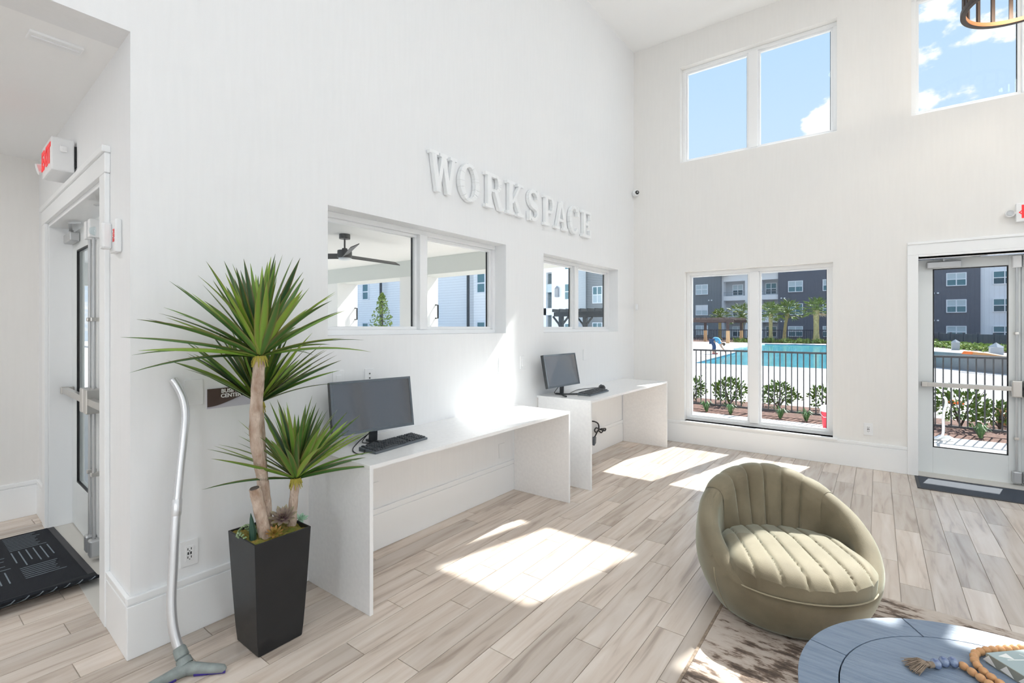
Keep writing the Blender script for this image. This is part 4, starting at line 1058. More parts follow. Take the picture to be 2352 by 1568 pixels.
# pool deck around an L-shaped pool
PY0, PY1 = 20.3, 48.0
deck = MB()
deck.box(-60, 30, 10.3, PY0, -.139, -.02); deck.prism([(-60, PY0), (-3.45, PY0), (-4.15, 31.0), (-5.4, 36.0), (-5.4, PY1), (-60, PY1)], -.139, -.02, 'z')
deck.box(4.0, 30, PY0, PY1, -.139, -.02); deck.box(-60, 30, PY1, 51, -.139, -.02)
tag(deck.build('pool_deck', K['deck']), kind='structure')
tag(MB().box(-30, 30, 51, 74.4, -.139, -.03).build('lawn_strip', K['mulch']), kind='structure')
w = MB().prism([(-3.45, PY0), (4.0, PY0), (4.0, PY1), (-5.4, PY1), (-5.4, 36), (-4.15, 31)], -.138, -.09, 'z').build('pool_water', K['water'])
tag(w, 'turquoise swimming pool water beyond the fence', 'pool')
c = MB(); c.prism([(-5.4, 36), (-4.15, 31), (-3.45, PY0), (-3.38, PY0), (-4.08, 31), (-5.33, 36)], -.1, -.03, 'z'); c.box(-5.4, 4, PY1-.12, PY1, -.1, -.03)
tag(c.build('pool_tile_band', K['tile_blue'], w), kind=None)

# ---- metal picket fence
FY = 8.98
t = thing('picket_fence', 'black metal picket fence between the room and the pool', 'fence', (0, FY, 0))
pk = MB().box(-.008, .008, -.008, .008, .075, 1.015).mesh('picket'); pk.materials.append(K['fence_metal'])
x = -1.2; k = 0
while x < 6.4:
    near = [q for q in (-1.0, .845, 3.0, 5.2) if abs(q-x) < .05]
    if not near: o = link(bpy.data.objects.new('picket', pk), t); o.location = (x, 0, 0)
    x += .0835; k += 1
for x in (-1.0, .845, 3.0, 5.2):
    MB().box(x-.018, x+.018, -.018, .018, -.02, 1.05).build('post', K['fence_metal'], t)
MB().box(-1.3, 6.4, -.016, .016, 1.012, 1.042).build('top_rail', K['fence_metal'], t)
MB().box(-1.3, 6.4, -.012, .012, .05, .08).build('bottom_rail', K['fence_metal'], t)

# ---- planting
def shrub(label, x, y, h, rad, seed, n=150, mk='leaf_shrub', grp='shrubs along the fence'):
    t = thing('leafy_shrub', label, 'shrub', (x, y, -.02), 0, grp); r = random.Random(seed)
    st_ = MB(); lf = MB()
    for i in range(9):
        a = r.uniform(0, 2*PI); rr = rad*r.uniform(.3, .85); tip = Vector((rr*math.cos(a), rr*math.sin(a), h*r.uniform(.5, .95)))
        st_.tube([(0, 0, 0), tip*.5+Vector((0, 0, h*.08)), tip], [.010, .006, .003], 5)
    for j in range(int(n*2.6)):
        a = r.uniform(0, 2*PI); e2 = r.uniform(-.85, 1)
        q = r.uniform(.35, 1.0)**.5*(.8+.35*noise.noise(Vector((math.cos(a)*2, math.sin(a)*2, e2*2+seed))))
        ce = math.sqrt(max(0, 1-e2*e2)); p = Vector((rad*q*ce*math.cos(a), rad*q*ce*math.sin(a), h*.47+h*.5*q*e2))
        d = (Vector((math.cos(a)*ce, math.sin(a)*ce, e2+.4))+Vector((r.gauss(0,.5), r.gauss(0,.5), r.gauss(0,.5)))).normalized(); sd2 = d.cross(Vector((r.gauss(0,1), r.gauss(0,1), r.gauss(0,1)))).normalized()
        l = r.uniform(.055, .09); w_ = l*.5
        lf.add([p, p+d*l*.5+sd2*w_/2, p+d*l, p+d*l*.5-sd2*w_/2], [(0, 1, 2, 3)])
    lf.build('foliage', K[mk], t); st_.build('stems', K['bark_dark'], t); return t
shrub('leafy shrub behind the fence at the left edge of the lower window', -.33, 9.75, .52, .28, 1)
shrub('large leafy shrub behind the fence in the left window pane', .36, 9.75, .56, .36, 2, 210)
shrub('leafy shrub behind the fence in the right window pane', 1.15, 9.85, .52, .36, 3, 190)
shrub('leafy shrub behind the fence above the red cooler', 1.86, 9.95, .5, .3, 4, 140)
shrub('bright leafy shrub behind the fence seen through the glass door', 3.55, 9.6, .62, .38, 5, 230)
shrub('small leafy shrub beside the wooden box through the glass door', 3.98, 9.75, .42, .26, 6, 110)
def grass(label, x, y, seed, h=.2):
    t = thing('grass_tuft', label, 'grass plant', (x, y, -.02), 0, 'grass tufts in the mulch'); r = random.Random(seed); m = MB()
    for i in range(34):
        a = r.uniform(0, 2*PI); l = h*r.uniform(.8, 1.3); o_ = r.uniform(.25, .9); d = Vector((math.cos(a), math.sin(a), 0)); sd2 = Vector((-d.y, d.x, 0))*.006
        p0 = d*.015; p1 = d*l*o_*.5+Vector((0, 0, l*.75)); p2 = d*l*o_+Vector((0, 0, l*(.75-.3*o_)))
        m.add([p0-sd2, p0+sd2, p1+sd2, p1-sd2, p2], [(0, 1, 2, 3), (3, 2, 4)])
    m.build('blades', K['leaf_grass'], t); MB().lathe([(.02, 0), (.012, .03), (0, .035)], 8).build('crown', K['leaf_dark'], t)
for i, (x, y, lb) in enumerate([(.22, 8.72, 'grass tuft in the mulch at the left of the lower window'), (.62, 8.66, 'wider grass tuft in the mulch before the big left shrub'), (1.34, 8.76, 'grass tuft in the mulch left in the right window pane'), (1.70, 8.74, 'grass tuft in the mulch beside the red cooler'), (3.66, 8.76, 'grass tuft in the mulch seen through the glass door')]):
    grass(lb, x, y, 30+i)

# ---- red cooler on the pavement
t = thing('drink_cooler', 'red drink cooler with white lid standing outside the window', 'cooler', (2.03, 8.26, -.012))
MB().lathe([(0, 0), (.075, 0), (.08, .01), (.098, .24), (.0, .24)], 24).build('barrel', K['cooler_red'], t, smooth=True)
MB().lathe([(.0, .241), (.102, .241), (.104, .26), (.104, .315), (.095, .325), (0, .326)], 24).build('lid', K['cooler_white'], t, smooth=True)
MB().tube([(-.104, 0, .29), (-.11, 0, .2), (-.06, -.095, .17), (.06, -.095, .17), (.11, 0, .2), (.104, 0, .29)], .005, 6).build('handle', K['cooler_white'], t, smooth=True)

# ---- things seen through the glass door
t = thing('curved_hose_pipe', 'grey curved pipe with foot standing outside the glass door', 'pipe', (3.2, 8.25, -.012))
curve_tube('pipe', [(.055,0,.56), (.075,0,.53), (.078,0,.47), (.06,0,.38), (.05,0,.28), (.052,0,.16), (.045,0,.08), (.02,0,.03)], .016, K['aluminium'], t, 10)
MB().tube([(.03,0,.05), (-.01,-.01,.02), (-.05,-.03,.015)], [.028,.024,.012], 10).build('foot', K['aluminium'], t, smooth=True)
MB().tube([(.02,.02,.03), (.10,.03,.05), (.17,.03,.02)], [.016,.02,.012], 10).build('nozzle', K['cooler_white'], t, smooth=True)
t = thing('wooden_planter_box', 'brown wooden box behind the fence seen through the glass door', 'wooden box', (4.35, 10.1, -.02))
for k in range(3): MB().box(-.32, .4, -.01, .01, .005+k*.075, .075+k*.075).build('plank', K['tan_board'], t)
m = MB(); m.box(-.32, -.30, .01, .3, 0, .225); m.box(.38, .40, .01, .3, 0, .225); m.box(-.3, .38, .28, .3, 0, .225); m.build('frame', K['tan_board'], t)
# low curved concrete wall of a second basin
m = MB(); pts = []
for i in range(17):
    q = i/16; pts.append((3.6+6.5*q, 24.5-6.5*math.sin(q*PI/2)))
def wallstrip(m, pts, z0, z1, th):
    n = len(pts)
    for i in range(n-1):
        a, b = Vector((*pts[i], 0)), Vector((*pts[i+1], 0)); nn = (b-a).cross(Vector((0,0,1))).normalized()*th
        m.add([a+Vector((0,0,z0)), b+Vector((0,0,z0)), b+nn+Vector((0,0,z0)), a+nn+Vector((0,0,z0)), a+Vector((0,0,z1)), b+Vector((0,0,z1)), b+nn+Vector((0,0,z1)), a+nn+Vector((0,0,z1))], [(0,3,2,1),(4,5,6,7),(0,1,5,4),(1,2,6,5),(2,3,7,6),(3,0,4,7)])
wallstrip(m, pts, -.02, .55, -.3)
tag(m.build('curved_basin_wall', K['conc_grey']), 'low curved grey concrete wall by the pool deck', 'low wall')
t = thing('pool_float_board', 'orange and tan board lying on the low concrete wall', 'board', (5.3, 21.45, .55), math.radians(-50)); t.scale = (.6, .6, .6)
MB().prism([(-1.1, 0), (-.95, .14), (.2, .12), (1.15, 0)], -.14, .14, 'y').build('board', K['tan_board'], t, bevel=.02)
MB().prism([(-1.1, .005), (-.97, .17), (-.45, .16), (-.5, .005)], -.16, .16, 'y').build('orange_end', K['orange'], t, bevel=.02)
t = thing('orange_marker', 'small orange marker on the deck seen low through the glass door', 'marker', (3.72, 12.4, -.02))
MB().box(-.16, .16, -.05, .05, 0, .06).build('bar', K['orange'], t, bevel=.01)
MB().box(-.02, .02, -.06, .06, .06, .085).build('handle', K['orange'], t, bevel=.005)
def cone(label, x, y, h=.75):
    t = thing('traffic_cone', label, 'traffic cone', (x, y, -.02))
    MB().box(-.18, .18, -.18, .18, 0, .03).build('base', K['orange'], t); MB().lathe([(.14, .03), (.02, h)], 16).build('cone', K['orange'], t, smooth=True)
    MB().lathe([(.103, h*.36), (.075, h*.56)], 16).build('band', K['cooler_white'], t, smooth=True)
cone('orange traffic cone at the right edge of the door glass', 8.72, 40.0, .95)
def pillar(label, x, y, w_, h_):
    t = thing('stone_pillar', label, 'pillar', (x, y, -.02), 0, 'grey pillars by the hedge')
    MB().box(-w_/2, w_/2, -w_/2, w_/2, 0, h_).build('shaft', K['lantern'], t); MB().lathe([(w_*.65, h_), (0, h_+w_*.5)], 4).build('cap', K['lantern'], t)
pillar('grey capped pillar left of the low hedge', 6.6, 42.2, .38, .5); pillar('grey capped pillar right of the low hedge', 7.55, 35.6, .5, .42)
t = thing('low_hedge', 'low pale green hedge in front of the dark privacy fence', 'hedge', (0, 0, -.02)); m = MB(); r = random.Random(11)
for i in range(1500):
    q = r.random(); p = Vector((5.7+2.7*q, 49.0-9.8*q, 0)) + Vector((r.gauss(0,.28), r.gauss(0,.28), r.uniform(.02,.45))); d = Vector((r.gauss(0,1), r.gauss(0,1), r.gauss(0,1))).normalized()*.09; e = d.cross(Vector((r.gauss(0,1), r.gauss(0,1), r.gauss(0,1)))).normalized()*.07
    m.add([p-d, p+e, p+d, p-e], [(0,1,2,3)])
m.build('foliage', K['leaf_tree'], t); MB().bar((5.7, 49, .02), (8.4, 39.2, .02), .3, .04).build('soil', K['mulch'], t)
t = thing('privacy_fence', 'dark slate privacy fence before the far apartment building', 'fence', (0, 0, -.02))
a, b = Vector((5.4, 54.5, 0)), Vector((9.9, 38.0, 0)); nb = 26
for i in range(nb):
    p, q = a+(b-a)*(i/nb), a+(b-a)*((i+.965)/nb); MB().bar(p+Vector((0,0,.5)), q+Vector((0,0,.5)), .04, 1.0).build('panel', K['fence_slate'], t)
for i in range(0, nb+1, 3):
    p = a+(b-a)*(i/nb); MB().box(p.x-.06, p.x+.06, p.y-.06, p.y+.06, 0, 1.1).build('post', K['fence_slate'], t)

# ---- perimeter fence, palms, tree, pergola by the pool
t = thing('perimeter_fence', 'dark metal fence along the far side of the pool', 'fence', (0, 56, -.02))
pk2 = MB().box(-.03, .03, -.02, .02, 0, 1.25).mesh('picket'); pk2.materials.append(K['fence_slate'])
for i in range(150):
    o = link(bpy.data.objects.new('picket', pk2), t); o.location = (-19+i*.17, 0, 0)
MB().box(-19, 6.4, -.03, .03, 1.15, 1.22).build('top_rail', K['fence_slate'], t); MB().box(-19, 6.4, -.03, .03, .1, .17).build('bottom_rail', K['fence_slate'], t)
def bush_row(label, x0, x1, y, h, seed, n, mk='leaf_palm'):
    t = thing('shrub_row', label, 'shrubs', ((x0+x1)/2, y, -.02)); m = MB(); r = random.Random(seed)
    for i in range(n):
        q = r.uniform(x0, x1)-(x0+x1)/2; hh = h*(.6+.5*abs(math.sin(q*2.3+seed))); p = Vector((q, r.gauss(0,.25), 0)); d = Vector((r.gauss(0,.5), r.gauss(0,.4), r.uniform(.5,1))).normalized()*hh*r.uniform(.5,1.1); e = Vector((.05, 0, .01))
        m.add([p-e, p+e, p+d*.6+e*1.4, p+d, p+d*.6-e*1.4], [(0,1,2,3,4)])
    m.build('foliage', K[mk], t); MB().box((x0-x1)/2, (x1-x0)/2, -.3, .3, 0, .06).build('soil', K['mulch'], t)
bush_row('low green shrubs along the far pool edge', -8.6, 3.2, 51.6, .55, 2, 900)
bush_row('low green shrubs at the left of the privacy fence', 4.6, 6.6, 50.5, .7, 4, 260)
def palm(label, x, y, trunk_h, cr, seed, lean=0, rt=.16, dry=False):
    t = thing('palm_tree', label, 'palm tree', (x, y, -.03), 0, 'palm trees by the pool'); r = random.Random(seed)
    P = [Vector((lean*q*q, 0, trunk_h*q)) for q in [i/6 for i in range(7)]]
    MB().tube(P, [rt*1.9, rt*1.2, rt, rt, rt, rt*1.1, rt*1.2], 10).build('trunk', K['palm_trunk'], t, smooth=True)
    top = P[-1]; m = MB(); dm = MB()
    for i in range(34):
        a = i*2.39996; el_ = math.radians(82-115*(i/34)**.9)+r.uniform(-.1,.1); d = Vector((math.cos(a)*math.cos(el_), math.sin(a)*math.cos(el_), math.sin(el_))); l = cr*r.uniform(.55, .75)
        hub = top + d*l; sd2 = d.cross(Vector((0,0,1))); sd2 = sd2.normalized() if sd2.length > .05 else Vector((1,0,0))
        m.tube([top, hub], [.03, .015], 4)
        for k in range(9):
            b = math.radians(-75+150*k/8); dd = (d*math.cos(b)+sd2*math.sin(b)).normalized(); e = dd.cross(Vector((r.gauss(0,1), r.gauss(0,1), r.gauss(0,1)))).normalized()*.045
            tip = hub+dd*cr*.55*r.uniform(.7, 1.05)+Vector((0,0,-.12*cr*r.uniform(.3,1.4))); mid = hub+dd*cr*.28
            (dm if dry and i > 29 and d.x > 0 else m).add([hub, mid+e, tip, mid-e], [(0,1,2,3)])
    m.build('fronds', K['leaf_palm'], t)
    if dm.v: dm.build('dry_fronds', K['palm_dry'], t)
palm('upright palm in the left half of the right window pane', -5.62, 52.2, 2.75, 1.25, 1)
palm('leaning palm just right of the upright palm in the right window pane', -4.75, 54.2, 2.9, 1.35, 2, .3, .14)
palm('single palm with dry fronds at the right of the window', -1.9, 52.2, 3.05, 1.2, 3, 0, .22, True)
palm('palm behind the pergola against the white balconies', -9.3, 57.5, 2.6, 1.6, 4)
palm('smaller palm left of the pergola palm', -12.3, 60.5, 2.7, 1.1, 5)
def blob_tree(label, x, y, h, rad, seed, mk, cone_=False, z0=.25, n=900, leafs=.1, zb=-.02):
    t = thing('tree', label, 'tree', (x, y, zb)); r = random.Random(seed); m = MB()
    MB().tube([(0,0,0), (0.02,0,h*.5), (0,0,h*.97)], [h*.014, h*.011, h*.004], 8).build('trunk', K['bark_dark'], t, smooth=True)
    for i in range(n):
        q = r.random()**.8; z_ = h*(z0+(1-z0)*q); rr = rad*((1-q)**.75 if cone_ else math.sqrt(max(0, 1-(2*q-1)**2)))*math.sqrt(r.random())*(.75+.4*noise.noise(Vector((q*5, i % 7, seed)))); a = r.uniform(0, 2*PI)
        p = Vector((rr*math.cos(a), rr*math.sin(a), z_)); d = Vector((r.gauss(0,1), r.gauss(0,1), r.gauss(0,1))).normalized()*leafs; e = d.cross(Vector((r.gauss(0,1), r.gauss(0,1), r.gauss(0,1)))).normalized()*leafs*.5
        m.add([p-d, p+e, p+d, p-e], [(0,1,2,3)])
    m.build('foliage', K[mk], t); return t
blob_tree('small dark conifer right of the pergola', -7.75, 55.5, 2.6, .75, 6, 'leaf_dark', True, .1, 900, .12)
def pergola(label, x0, x1, y0, y1, h, post_w, wood_h, mk='pergola', rz=0, loc=None, braces=False, nr=9):
    cx, cy = (x0+x1)/2, (y0+y1)/2; hx, hy = (x1-x0)/2, (y1-y0)/2
    t = thing('pergola', label, 'pergola', (cx, cy, -.02), rz)
    for sx in (-1, 1):
        for sy in (-1, 1):
            p = MB().box(sx*hx-post_w/2, sx*hx+post_w/2, sy*hy-post_w/2, sy*hy+post_w/2, wood_h, h-.3).build('post', K[mk], t)
            if wood_h > 0: MB().box(sx*hx-post_w*.62, sx*hx+post_w*.62, sy*hy-post_w*.62, sy*hy+post_w*.62, 0, wood_h).build('post_wrap', K['wood_post'], p)
            if braces:
                m = MB()
                for s2 in (-1, 1): m.tube([(sx*hx, sy*hy-.05, h-1.1), (sx*hx+s2*.15, sy*hy-.05, h-.75), (sx*hx+s2*.55, sy*hy-.05, h-.3)], .07, 4)
                m.build('brace', K[mk], p)
    for sy in (-1, 1):
        MB().box(-hx-.5, hx+.5, sy*hy-.06, sy*hy+.06, h-.3, h-.04).build('beam', K[mk], t)
    for i in range(nr):
        x = -hx-.3+(2*hx+.6)*i/(nr-1); MB().box(x-.04, x+.04, -hy-.5, hy+.5, h-.04, h+.14).build('rafter', K[mk], t)
pergola('dark pergola with wood-wrapped posts at the far pool corner', -11.9, -8.4, 47.5, 53, 2.25, .22, 1.15, 'pergola_brown')
pergola('dark slate pergola seen through the rear side window', -12.7, -8.6, 25.2, 28.2, 2.42, .24, 0, 'pergola', braces=True, nr=11)

# ---- person bending over at the pool edge
def person():
    t = thing('person', 'person in blue shirt and jeans bending over at the pool edge', 'person', (-4.55, 27.9, -.02), math.radians(8))
    def skin(name, m, verts, edges, radii, root=0, parent=t):
        me = bpy.data.meshes.new(name); me.from_pydata(verts, edges, []); me.update(); o = link(bpy.data.objects.new(name, me), parent); me.materials.append(m)
        sk = o.modifiers.new('skin', 'SKIN'); sk.use_smooth_shade = True
        for i, r in enumerate(radii): me.skin_vertices[0].data[i].radius = (r, r)
        me.skin_vertices[0].data[root].use_root = True
        sb = o.modifiers.new('sub', 'SUBSURF'); sb.levels = 2; sb.render_levels = 2; return o
    V = [(-.12,0,.74), (.02,0,.80), (.18,0,.76), (.30,0,.66), (.36,0,.58), (.42,0,.53),
         (-.12,.09,.70), (-.04,.11,.40), (-.10,.12,.07), (.05,.13,.04), (-.12,-.09,.70), (.02,-.11,.40), (-.02,-.12,.07), (.13,-.13,.04),
         (.26,.17,.64), (.33,.20,.40), (.44,.17,.22), (.26,-.17,.64), (.36,-.20,.40), (.50,-.15,.24)]
    E_ = [(0,1),(1,2),(2,3),(3,4),(4,5),(0,6),(6,7),(7,8),(8,9),(0,10),(10,11),(11,12),(12,13),(3,14),(14,15),(15,16),(3,17),(17,18),(18,19)]
    Rr = [.13,.14,.15,.12,.06,.08, .10,.075,.05,.035,.10,.075,.05,.035, .07,.05,.035,.07,.05,.035]
    skin('body', K['skin'], V, E_, Rr)
    skin('shirt', K['shirt'], [(-.10,0,.75),(.02,0,.81),(.18,0,.77),(.29,0,.67),(.26,.17,.64),(.30,.19,.52),(.26,-.17,.64),(.31,-.19,.52)], [(0,1),(1,2),(2,3),(3,4),(4,5),(3,6),(6,7)], [.14,.155,.165,.13,.085,.07,.085,.07])
    skin('jeans', K['jeans'], [(-.12,0,.73),(-.12,.09,.70),(-.04,.11,.40),(-.10,.12,.12),(-.12,-.09,.70),(.02,-.11,.40),(-.02,-.12,.12)], [(0,1),(1,2),(2,3),(0,4),(4,5),(5,6)], [.145,.115,.09,.07,.115,.09,.07])
    for y, x in ((.13, .02), (-.13, .10)): MB().obox((x-.04, y, .03), (.24, .09, .07)).build('shoe', K['shoe'], t, bevel=.02)
    h_ = MB(); h_.lathe([(0, .105), (.05, .095), (.085, .055), (.093, 0), (.085, -.03)], 14); o = h_.build('hair', K['hair'], t, smooth=True); o.location = (.44, 0, .54); o.rotation_euler = (0, math.radians(70), 0)
    n_ = MB(); n_.tube([(.475,0,.475), (.50,0,.462)], [.014,.008], 6); n_.build('nose', K['skin'], t)
    for y in (.085, -.085): MB().obox((.43, y, .52), (.035, .015, .05)).build('ear', K['skin'], t, bevel=.006)
    for s, (x, y, z_) in ((1, (.44,.17,.22)), (-1, (.50,-.15,.24))):
        hm = MB(); hm.obox((x+.02, y, z_-.045), (.05, .075, .08)); hm.build('palm', K['skin'], t, bevel=.015)
        fm = MB()
        for k in range(4): fm.tube([(x+.03, y-.027+.018*k, z_-.08), (x+.04, y-.027+.018*k, z_-.11), (x+.03, y-.027+.018*k, z_-.135+.006*abs(k-1.5))], .0085, 6)
        fm.tube([(x+.03, y+s*.035, z_-.05), (x+.05, y+s*.05, z_-.075), (x+.055, y+s*.04, z_-.10)], .009, 6); fm.build('fingers', K['skin'], t, smooth=True)
person()
tag(MB().tube([(-3.98, 27.92, .12), (-3.2, 28.0, .35), (-2.75, 28.1, -.06)], .012, 6).build('pool_pole', K['aluminium']), 'thin pale pole held over the pool by the bending person', 'pole')

# ---- apartment building across the pool
def bwindow(parent, x0, x1, z0, z1, y, two=True, up='blind', lo='win_teal', fr='win_white', face=-1):
    """window in a wall facing -y; sits in front of plane y."""
    w = MB(); f = .09; yy0, yy1 = (y-.10, y-.001)
    xs = [x0, (x0+x1)/2, x1] if two else [x0, x1]
    for a in xs: w.box(a-f/2 if a not in (x0, x1) else (a if a == x0 else a-f), a+f/2 if a not in (x0, x1) else (a+f if a == x0 else a), yy0, yy1, z0, z1)
    zm = (z0+z1)/2
    for a, b in ((z0, z0+f), (zm-f/2, zm+f/2), (z1-f, z1)): w.box(x0+f, x1-f, yy0+.005, yy1, a, b)
    o = w.build('window', K[fr], parent)
    for a, b in zip(xs, xs[1:]):
        MB().box(a+f/2, b-f/2, y-.05, y-.002, zm+.01, z1-.02).build('pane', K[up], o); MB().box(a+f/2, b-f/2, y-.05, y-.002, z0+.02, zm-.01).build('pane', K[lo], o)
FB = 74.5
b = thing('apartment_building', 'three storey dark and white apartment building across the pool', 'building', (0, FB, -.13)); B0 = .13
def fwall(nm, x0, x1, z0, z1, m, y0=0, y1=1.0): return MB().box(x0, x1, y0, y1, z0, z1).build(nm, K[m], b)
fwall('wall_grey_wing', -34, -15.46, 0, 12, 'board_grey', -.6); fwall('wall_navy_wing', -8.19, 11.7, 0, 12, 'board_navy', -.3); fwall('wall_white_wing', 11.7, 30, 0, 12, 'board_white')
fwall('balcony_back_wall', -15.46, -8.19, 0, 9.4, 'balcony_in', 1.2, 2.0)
fwall('white_pier', -12.35, -10.25, 0, 9.45, 'white_wall', -.1, 1.2)
for z0, z1 in ((8.05, 9.45), (5.3, 5.95), (2.15, 2.85)): fwall('balcony_fascia', -15.46, -8.19, z0+B0, z1+B0, 'white_wall', -.05, 1.2)
fwall('corner_trim', -15.46, -15.2, 0, 9.45, 'white_wall', -.12, 1.2)
fwall('roof_eave', -15.8, -8.19, 9.3+B0, 9.55+B0, 'roof_dark', -.7, 2); fwall('side_eave', -16.6, -14.6, 8.95+B0, 9.12+B0, 'roof_dark', -.9, -.1)
for zr in (6.45, 3.45):
    for xa, xb in ((-15.2, -12.35), (-10.25, -8.19)):
        r_ = MB(); r_.box(xa, xb, .0, .04, zr+B0+.0, zr+B0+.06)
        n_ = int((xb-xa)/.15)
        for i in range(n_): x = xa+(xb-xa)*(i+.5)/n_; r_.box(x-.012, x+.012, .01, .03, zr-.55+B0, zr+B0)
        r_.build('balcony_railing', K['lantern'], b)
for zi, (z0, z1) in enumerate(((6.15, 7.65), (3.12, 4.62), (.22, 1.62))):
    q = zi*0
    bwindow(b, -18.97, -17.22, z0+B0+.12, z1+B0+.12, -.6, up='win_white' if zi == 1 else 'blind', lo='blind')
    bwindow(b, -14.28, -12.84, z0+B0-.1, z1+B0, 1.2, lo='win_dark'); bwindow(b, -9.95, -8.55, z0+B0-.1, z1+B0, 1.2, up='win_teal', lo='win_dark')
    for xa in (-6.99, -3.08, 2.6, 8.85): bwindow(b, xa, xa+1.72, z0+B0, z1+B0, -.3, up=('blind', 'win_teal', 'blind')[zi] if xa != 8.85 else 'blind')
    for xa in (12.7, 17.0): bwindow(b, xa, xa+1.9, z0+B0, z1+B0, 0, fr='white_wall', up='win_teal', lo='win_dark')
for (x, y) in ((-16.9, -.6), (-7.6, -.3), (7.95, -.3)):
    for z_ in (5.45, 2.3):
        m = MB(); m.box(x-.28, x-.1, y-.12, y-.001, z_, z_+.16); m.box(x+.1, x+.28, y-.12, y-.001, z_, z_+.16); m.build('wall_light', K['cooler_white'], b)

# ---- white siding building beside the patio, seen through the side windows
b = thing('siding_building', 'white lap siding apartment building beyond the patio', 'building', (0, 24.3, -.13))
MB().box(-60, -18.75, 0, .8, 0, 11).build('wall', K['siding_white'], b); MB().box(-18.75, -15.6, -.25, .8, 0, 11).build('bay_wall', K['siding_white'], b)
for x in (-28.3, -19.15): MB().cyl((x, -.35, 0), (x, -.35, 10.5), .10, n=8).build('downspout', K['downspout'], b)
for z0 in (.5, 3.65, 6.7):
    for x0, w_, yy in ((-31.05, .85, 0), (-18.45, .8, -.25), (-42, .9, 0)):
        bwindow(b, x0, x0+w_, z0+.13, z0+1.48, yy, two=False, up='win_teal', lo='win_teal')

# ---- pair of buildings seen through the rear side window
b = thing('balcony_building', 'white siding building with balconies seen through the rear side window', 'building', (0, 44, -.13))
MB().box(-25.3, -22.15, 0, 1.8, 0, 11).build('wall', K['siding_white'], b)
MB().box(-31.0, -25.3, 1.5, 1.8, 0, 11).build('balcony_back_wall', K['win_dark'], b)
for z0, z1 in ((7.5, 9.2), (2.9, 3.65)): MB().box(-31.0, -25.3, .0, 1.5, z0, z1).build('balcony_slab', K['white_wall'], b)
MB().box(-26.35, -26.0, 0, .4, 0, 7.5).build('balcony_post', K['white_wall'], b)
MB().box(-31, -25.3, .1, .16, 5.35, 6.25).build('balcony_screen', K['blind'], b)
for z0 in (.3, 4.45, 7.6): bwindow(b, -23.67, -22.3, z0, z0+1.72, 0, up='win_teal', lo='win_teal')
m = MB(); m.box(-24.75, -24.35, -.3, 0, 4.8, 5.7); m.lathe([(.3, 5.7), (0, 6.0)], 4, (-24.55, -.15, 0)); m.build('wall_lantern', K['lantern'], b)
b = thing('grey_siding_building', 'dark grey lap siding building seen through the rear side window', 'building', (0, 46, -.13))
MB().box(-22.2, -15.2, 0, 2, 0, 12).build('wall', K['siding_grey'], b); MB().box(-22.9, -22.2, -.15, 8, 0, 12).build('corner_board', K['board_grey'], b)
for z0 in (.3, 4.1, 7.4):
    for x0 in (-21.45, -17.5): bwindow(b, x0, x0+1.15, z0, z0+1.8, 0, up='win_teal', lo='blind')

# ---- covered patio outside the side windows
PZ = 2.92; PYB = 7.18
tag(MB().box(-12, -.2, .9, 7.9, -.13, -.01).build('floor_patio', K['concrete']), kind='structure')
tag(MB().box(-12, -.2, .9, 7.85, PZ, PZ+.25).build('ceiling_patio', K['stucco_warm']), kind='structure')
tag(MB().box(-12, -.2, PYB, PYB+.6, 2.56, PZ-.001).build('beam_patio_end', K['stucco']), kind='structure')
tag(MB().box(-12.2, -12, .9, 7.85, 2.4, PZ+.25).build('beam_patio_side', K['stucco']), kind='structure')
for i, x in enumerate((-6.0, -9.02)):
    t = thing('patio_column', ['square stucco patio column between the two panes of the side window', 'square stucco patio column at the left of the side window'][i], 'column', (x+.3, PYB+.3, -.01), 0, 'patio columns')
    MB().box(-.3, .3, -.3, .3, 0, 2.569).build('shaft', K['stucco_warm'], t)
    m = MB(); m.tube([(.30, .22, 1.95), (.36, .24, 1.95), (.36, .24, 1.65), (.30, .22, 1.65)], .018, 6); m.build('bracket', K['black_plastic'], t)
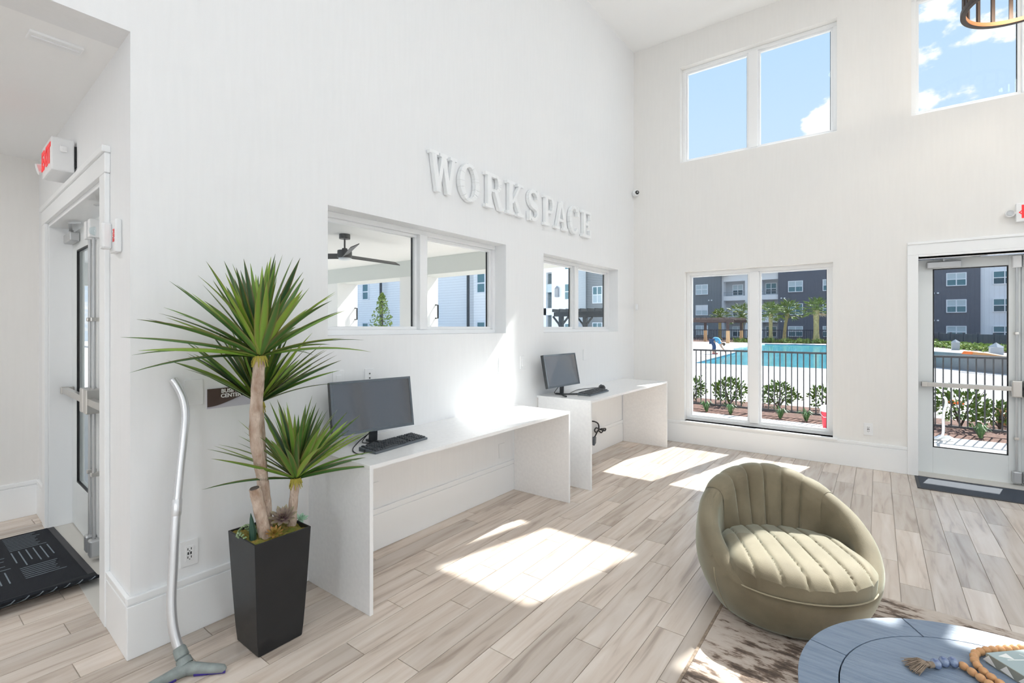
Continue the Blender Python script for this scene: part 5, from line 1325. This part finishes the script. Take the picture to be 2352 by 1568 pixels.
# ceiling fan
t = thing('ceiling_fan', 'grey ceiling fan with long blades on the patio ceiling', 'ceiling fan', (-4.22, 4.57, PZ))
MB().lathe([(0, 0), (.085, 0), (.085, -.075), (0, -.075)], 20).build('canopy', K['fan_grey'], t, smooth=True)
MB().cyl((0, 0, -.07), (0, 0, -.24), .014, n=10).build('downrod', K['fan_grey'], t, smooth=True)
MB().lathe([(0, -.22), (.04, -.225), (.045, -.25), (.11, -.26), (.115, -.37), (.10, -.38), (0, -.38)], 24).build('motor_housing', K['fan_grey'], t, smooth=True)
MB().lathe([(0.095, -.381), (.09, -.405), (.05, -.415), (0, -.418)], 24).build('light_disc', K['cooler_white'], t, smooth=True)
for k in range(3):
    a = math.radians(93+120*k); m = MB(); d = Vector((math.cos(a), math.sin(a), 0)); s_ = Vector((-d.y, d.x, 0)); tl = Vector((0, 0, .03))
    p0, p1 = d*.10+Vector((0,0,-.355)), d*1.12+Vector((0,0,-.355))
    m.add([p0-s_*.05-tl, p0+s_*.05+tl, p1+s_*.06+tl, p1-s_*.06-tl, p0-s_*.05-tl+Vector((0,0,.012)), p0+s_*.05+tl+Vector((0,0,.012)), p1+s_*.06+tl+Vector((0,0,.012)), p1-s_*.06-tl+Vector((0,0,.012))], [(3,2,1,0),(4,5,6,7),(0,1,5,4),(1,2,6,5),(2,3,7,6),(3,0,4,7)])
    m.build('blade', K['fan_grey'], t)
blob_tree('slender young green tree beyond the patio', -18.7, 16.6, 3.3, 1.25, 12, 'leaf_tree', True, .25, 520, .085)
# entrance canopy above the pool door (outside, above the glass)
t = thing('door_canopy', 'flat dark canopy over the outside of the pool door', 'canopy', (3.6, 6.32, 2.5))
MB().box(-.95, 1.1, 0, 1.78, 0, .10).build('roof_panel', K['roof_dark'], t, bevel=.01)
for x in (-.85, 1.0): MB().bar((x, .02, .75), (x, 1.6, .1), .025).build('tie_rod', K['fence_metal'], t)

for k_ in ('lens', 'red', 'bulb'): K[k_].cycles.emission_sampling = 'NONE'
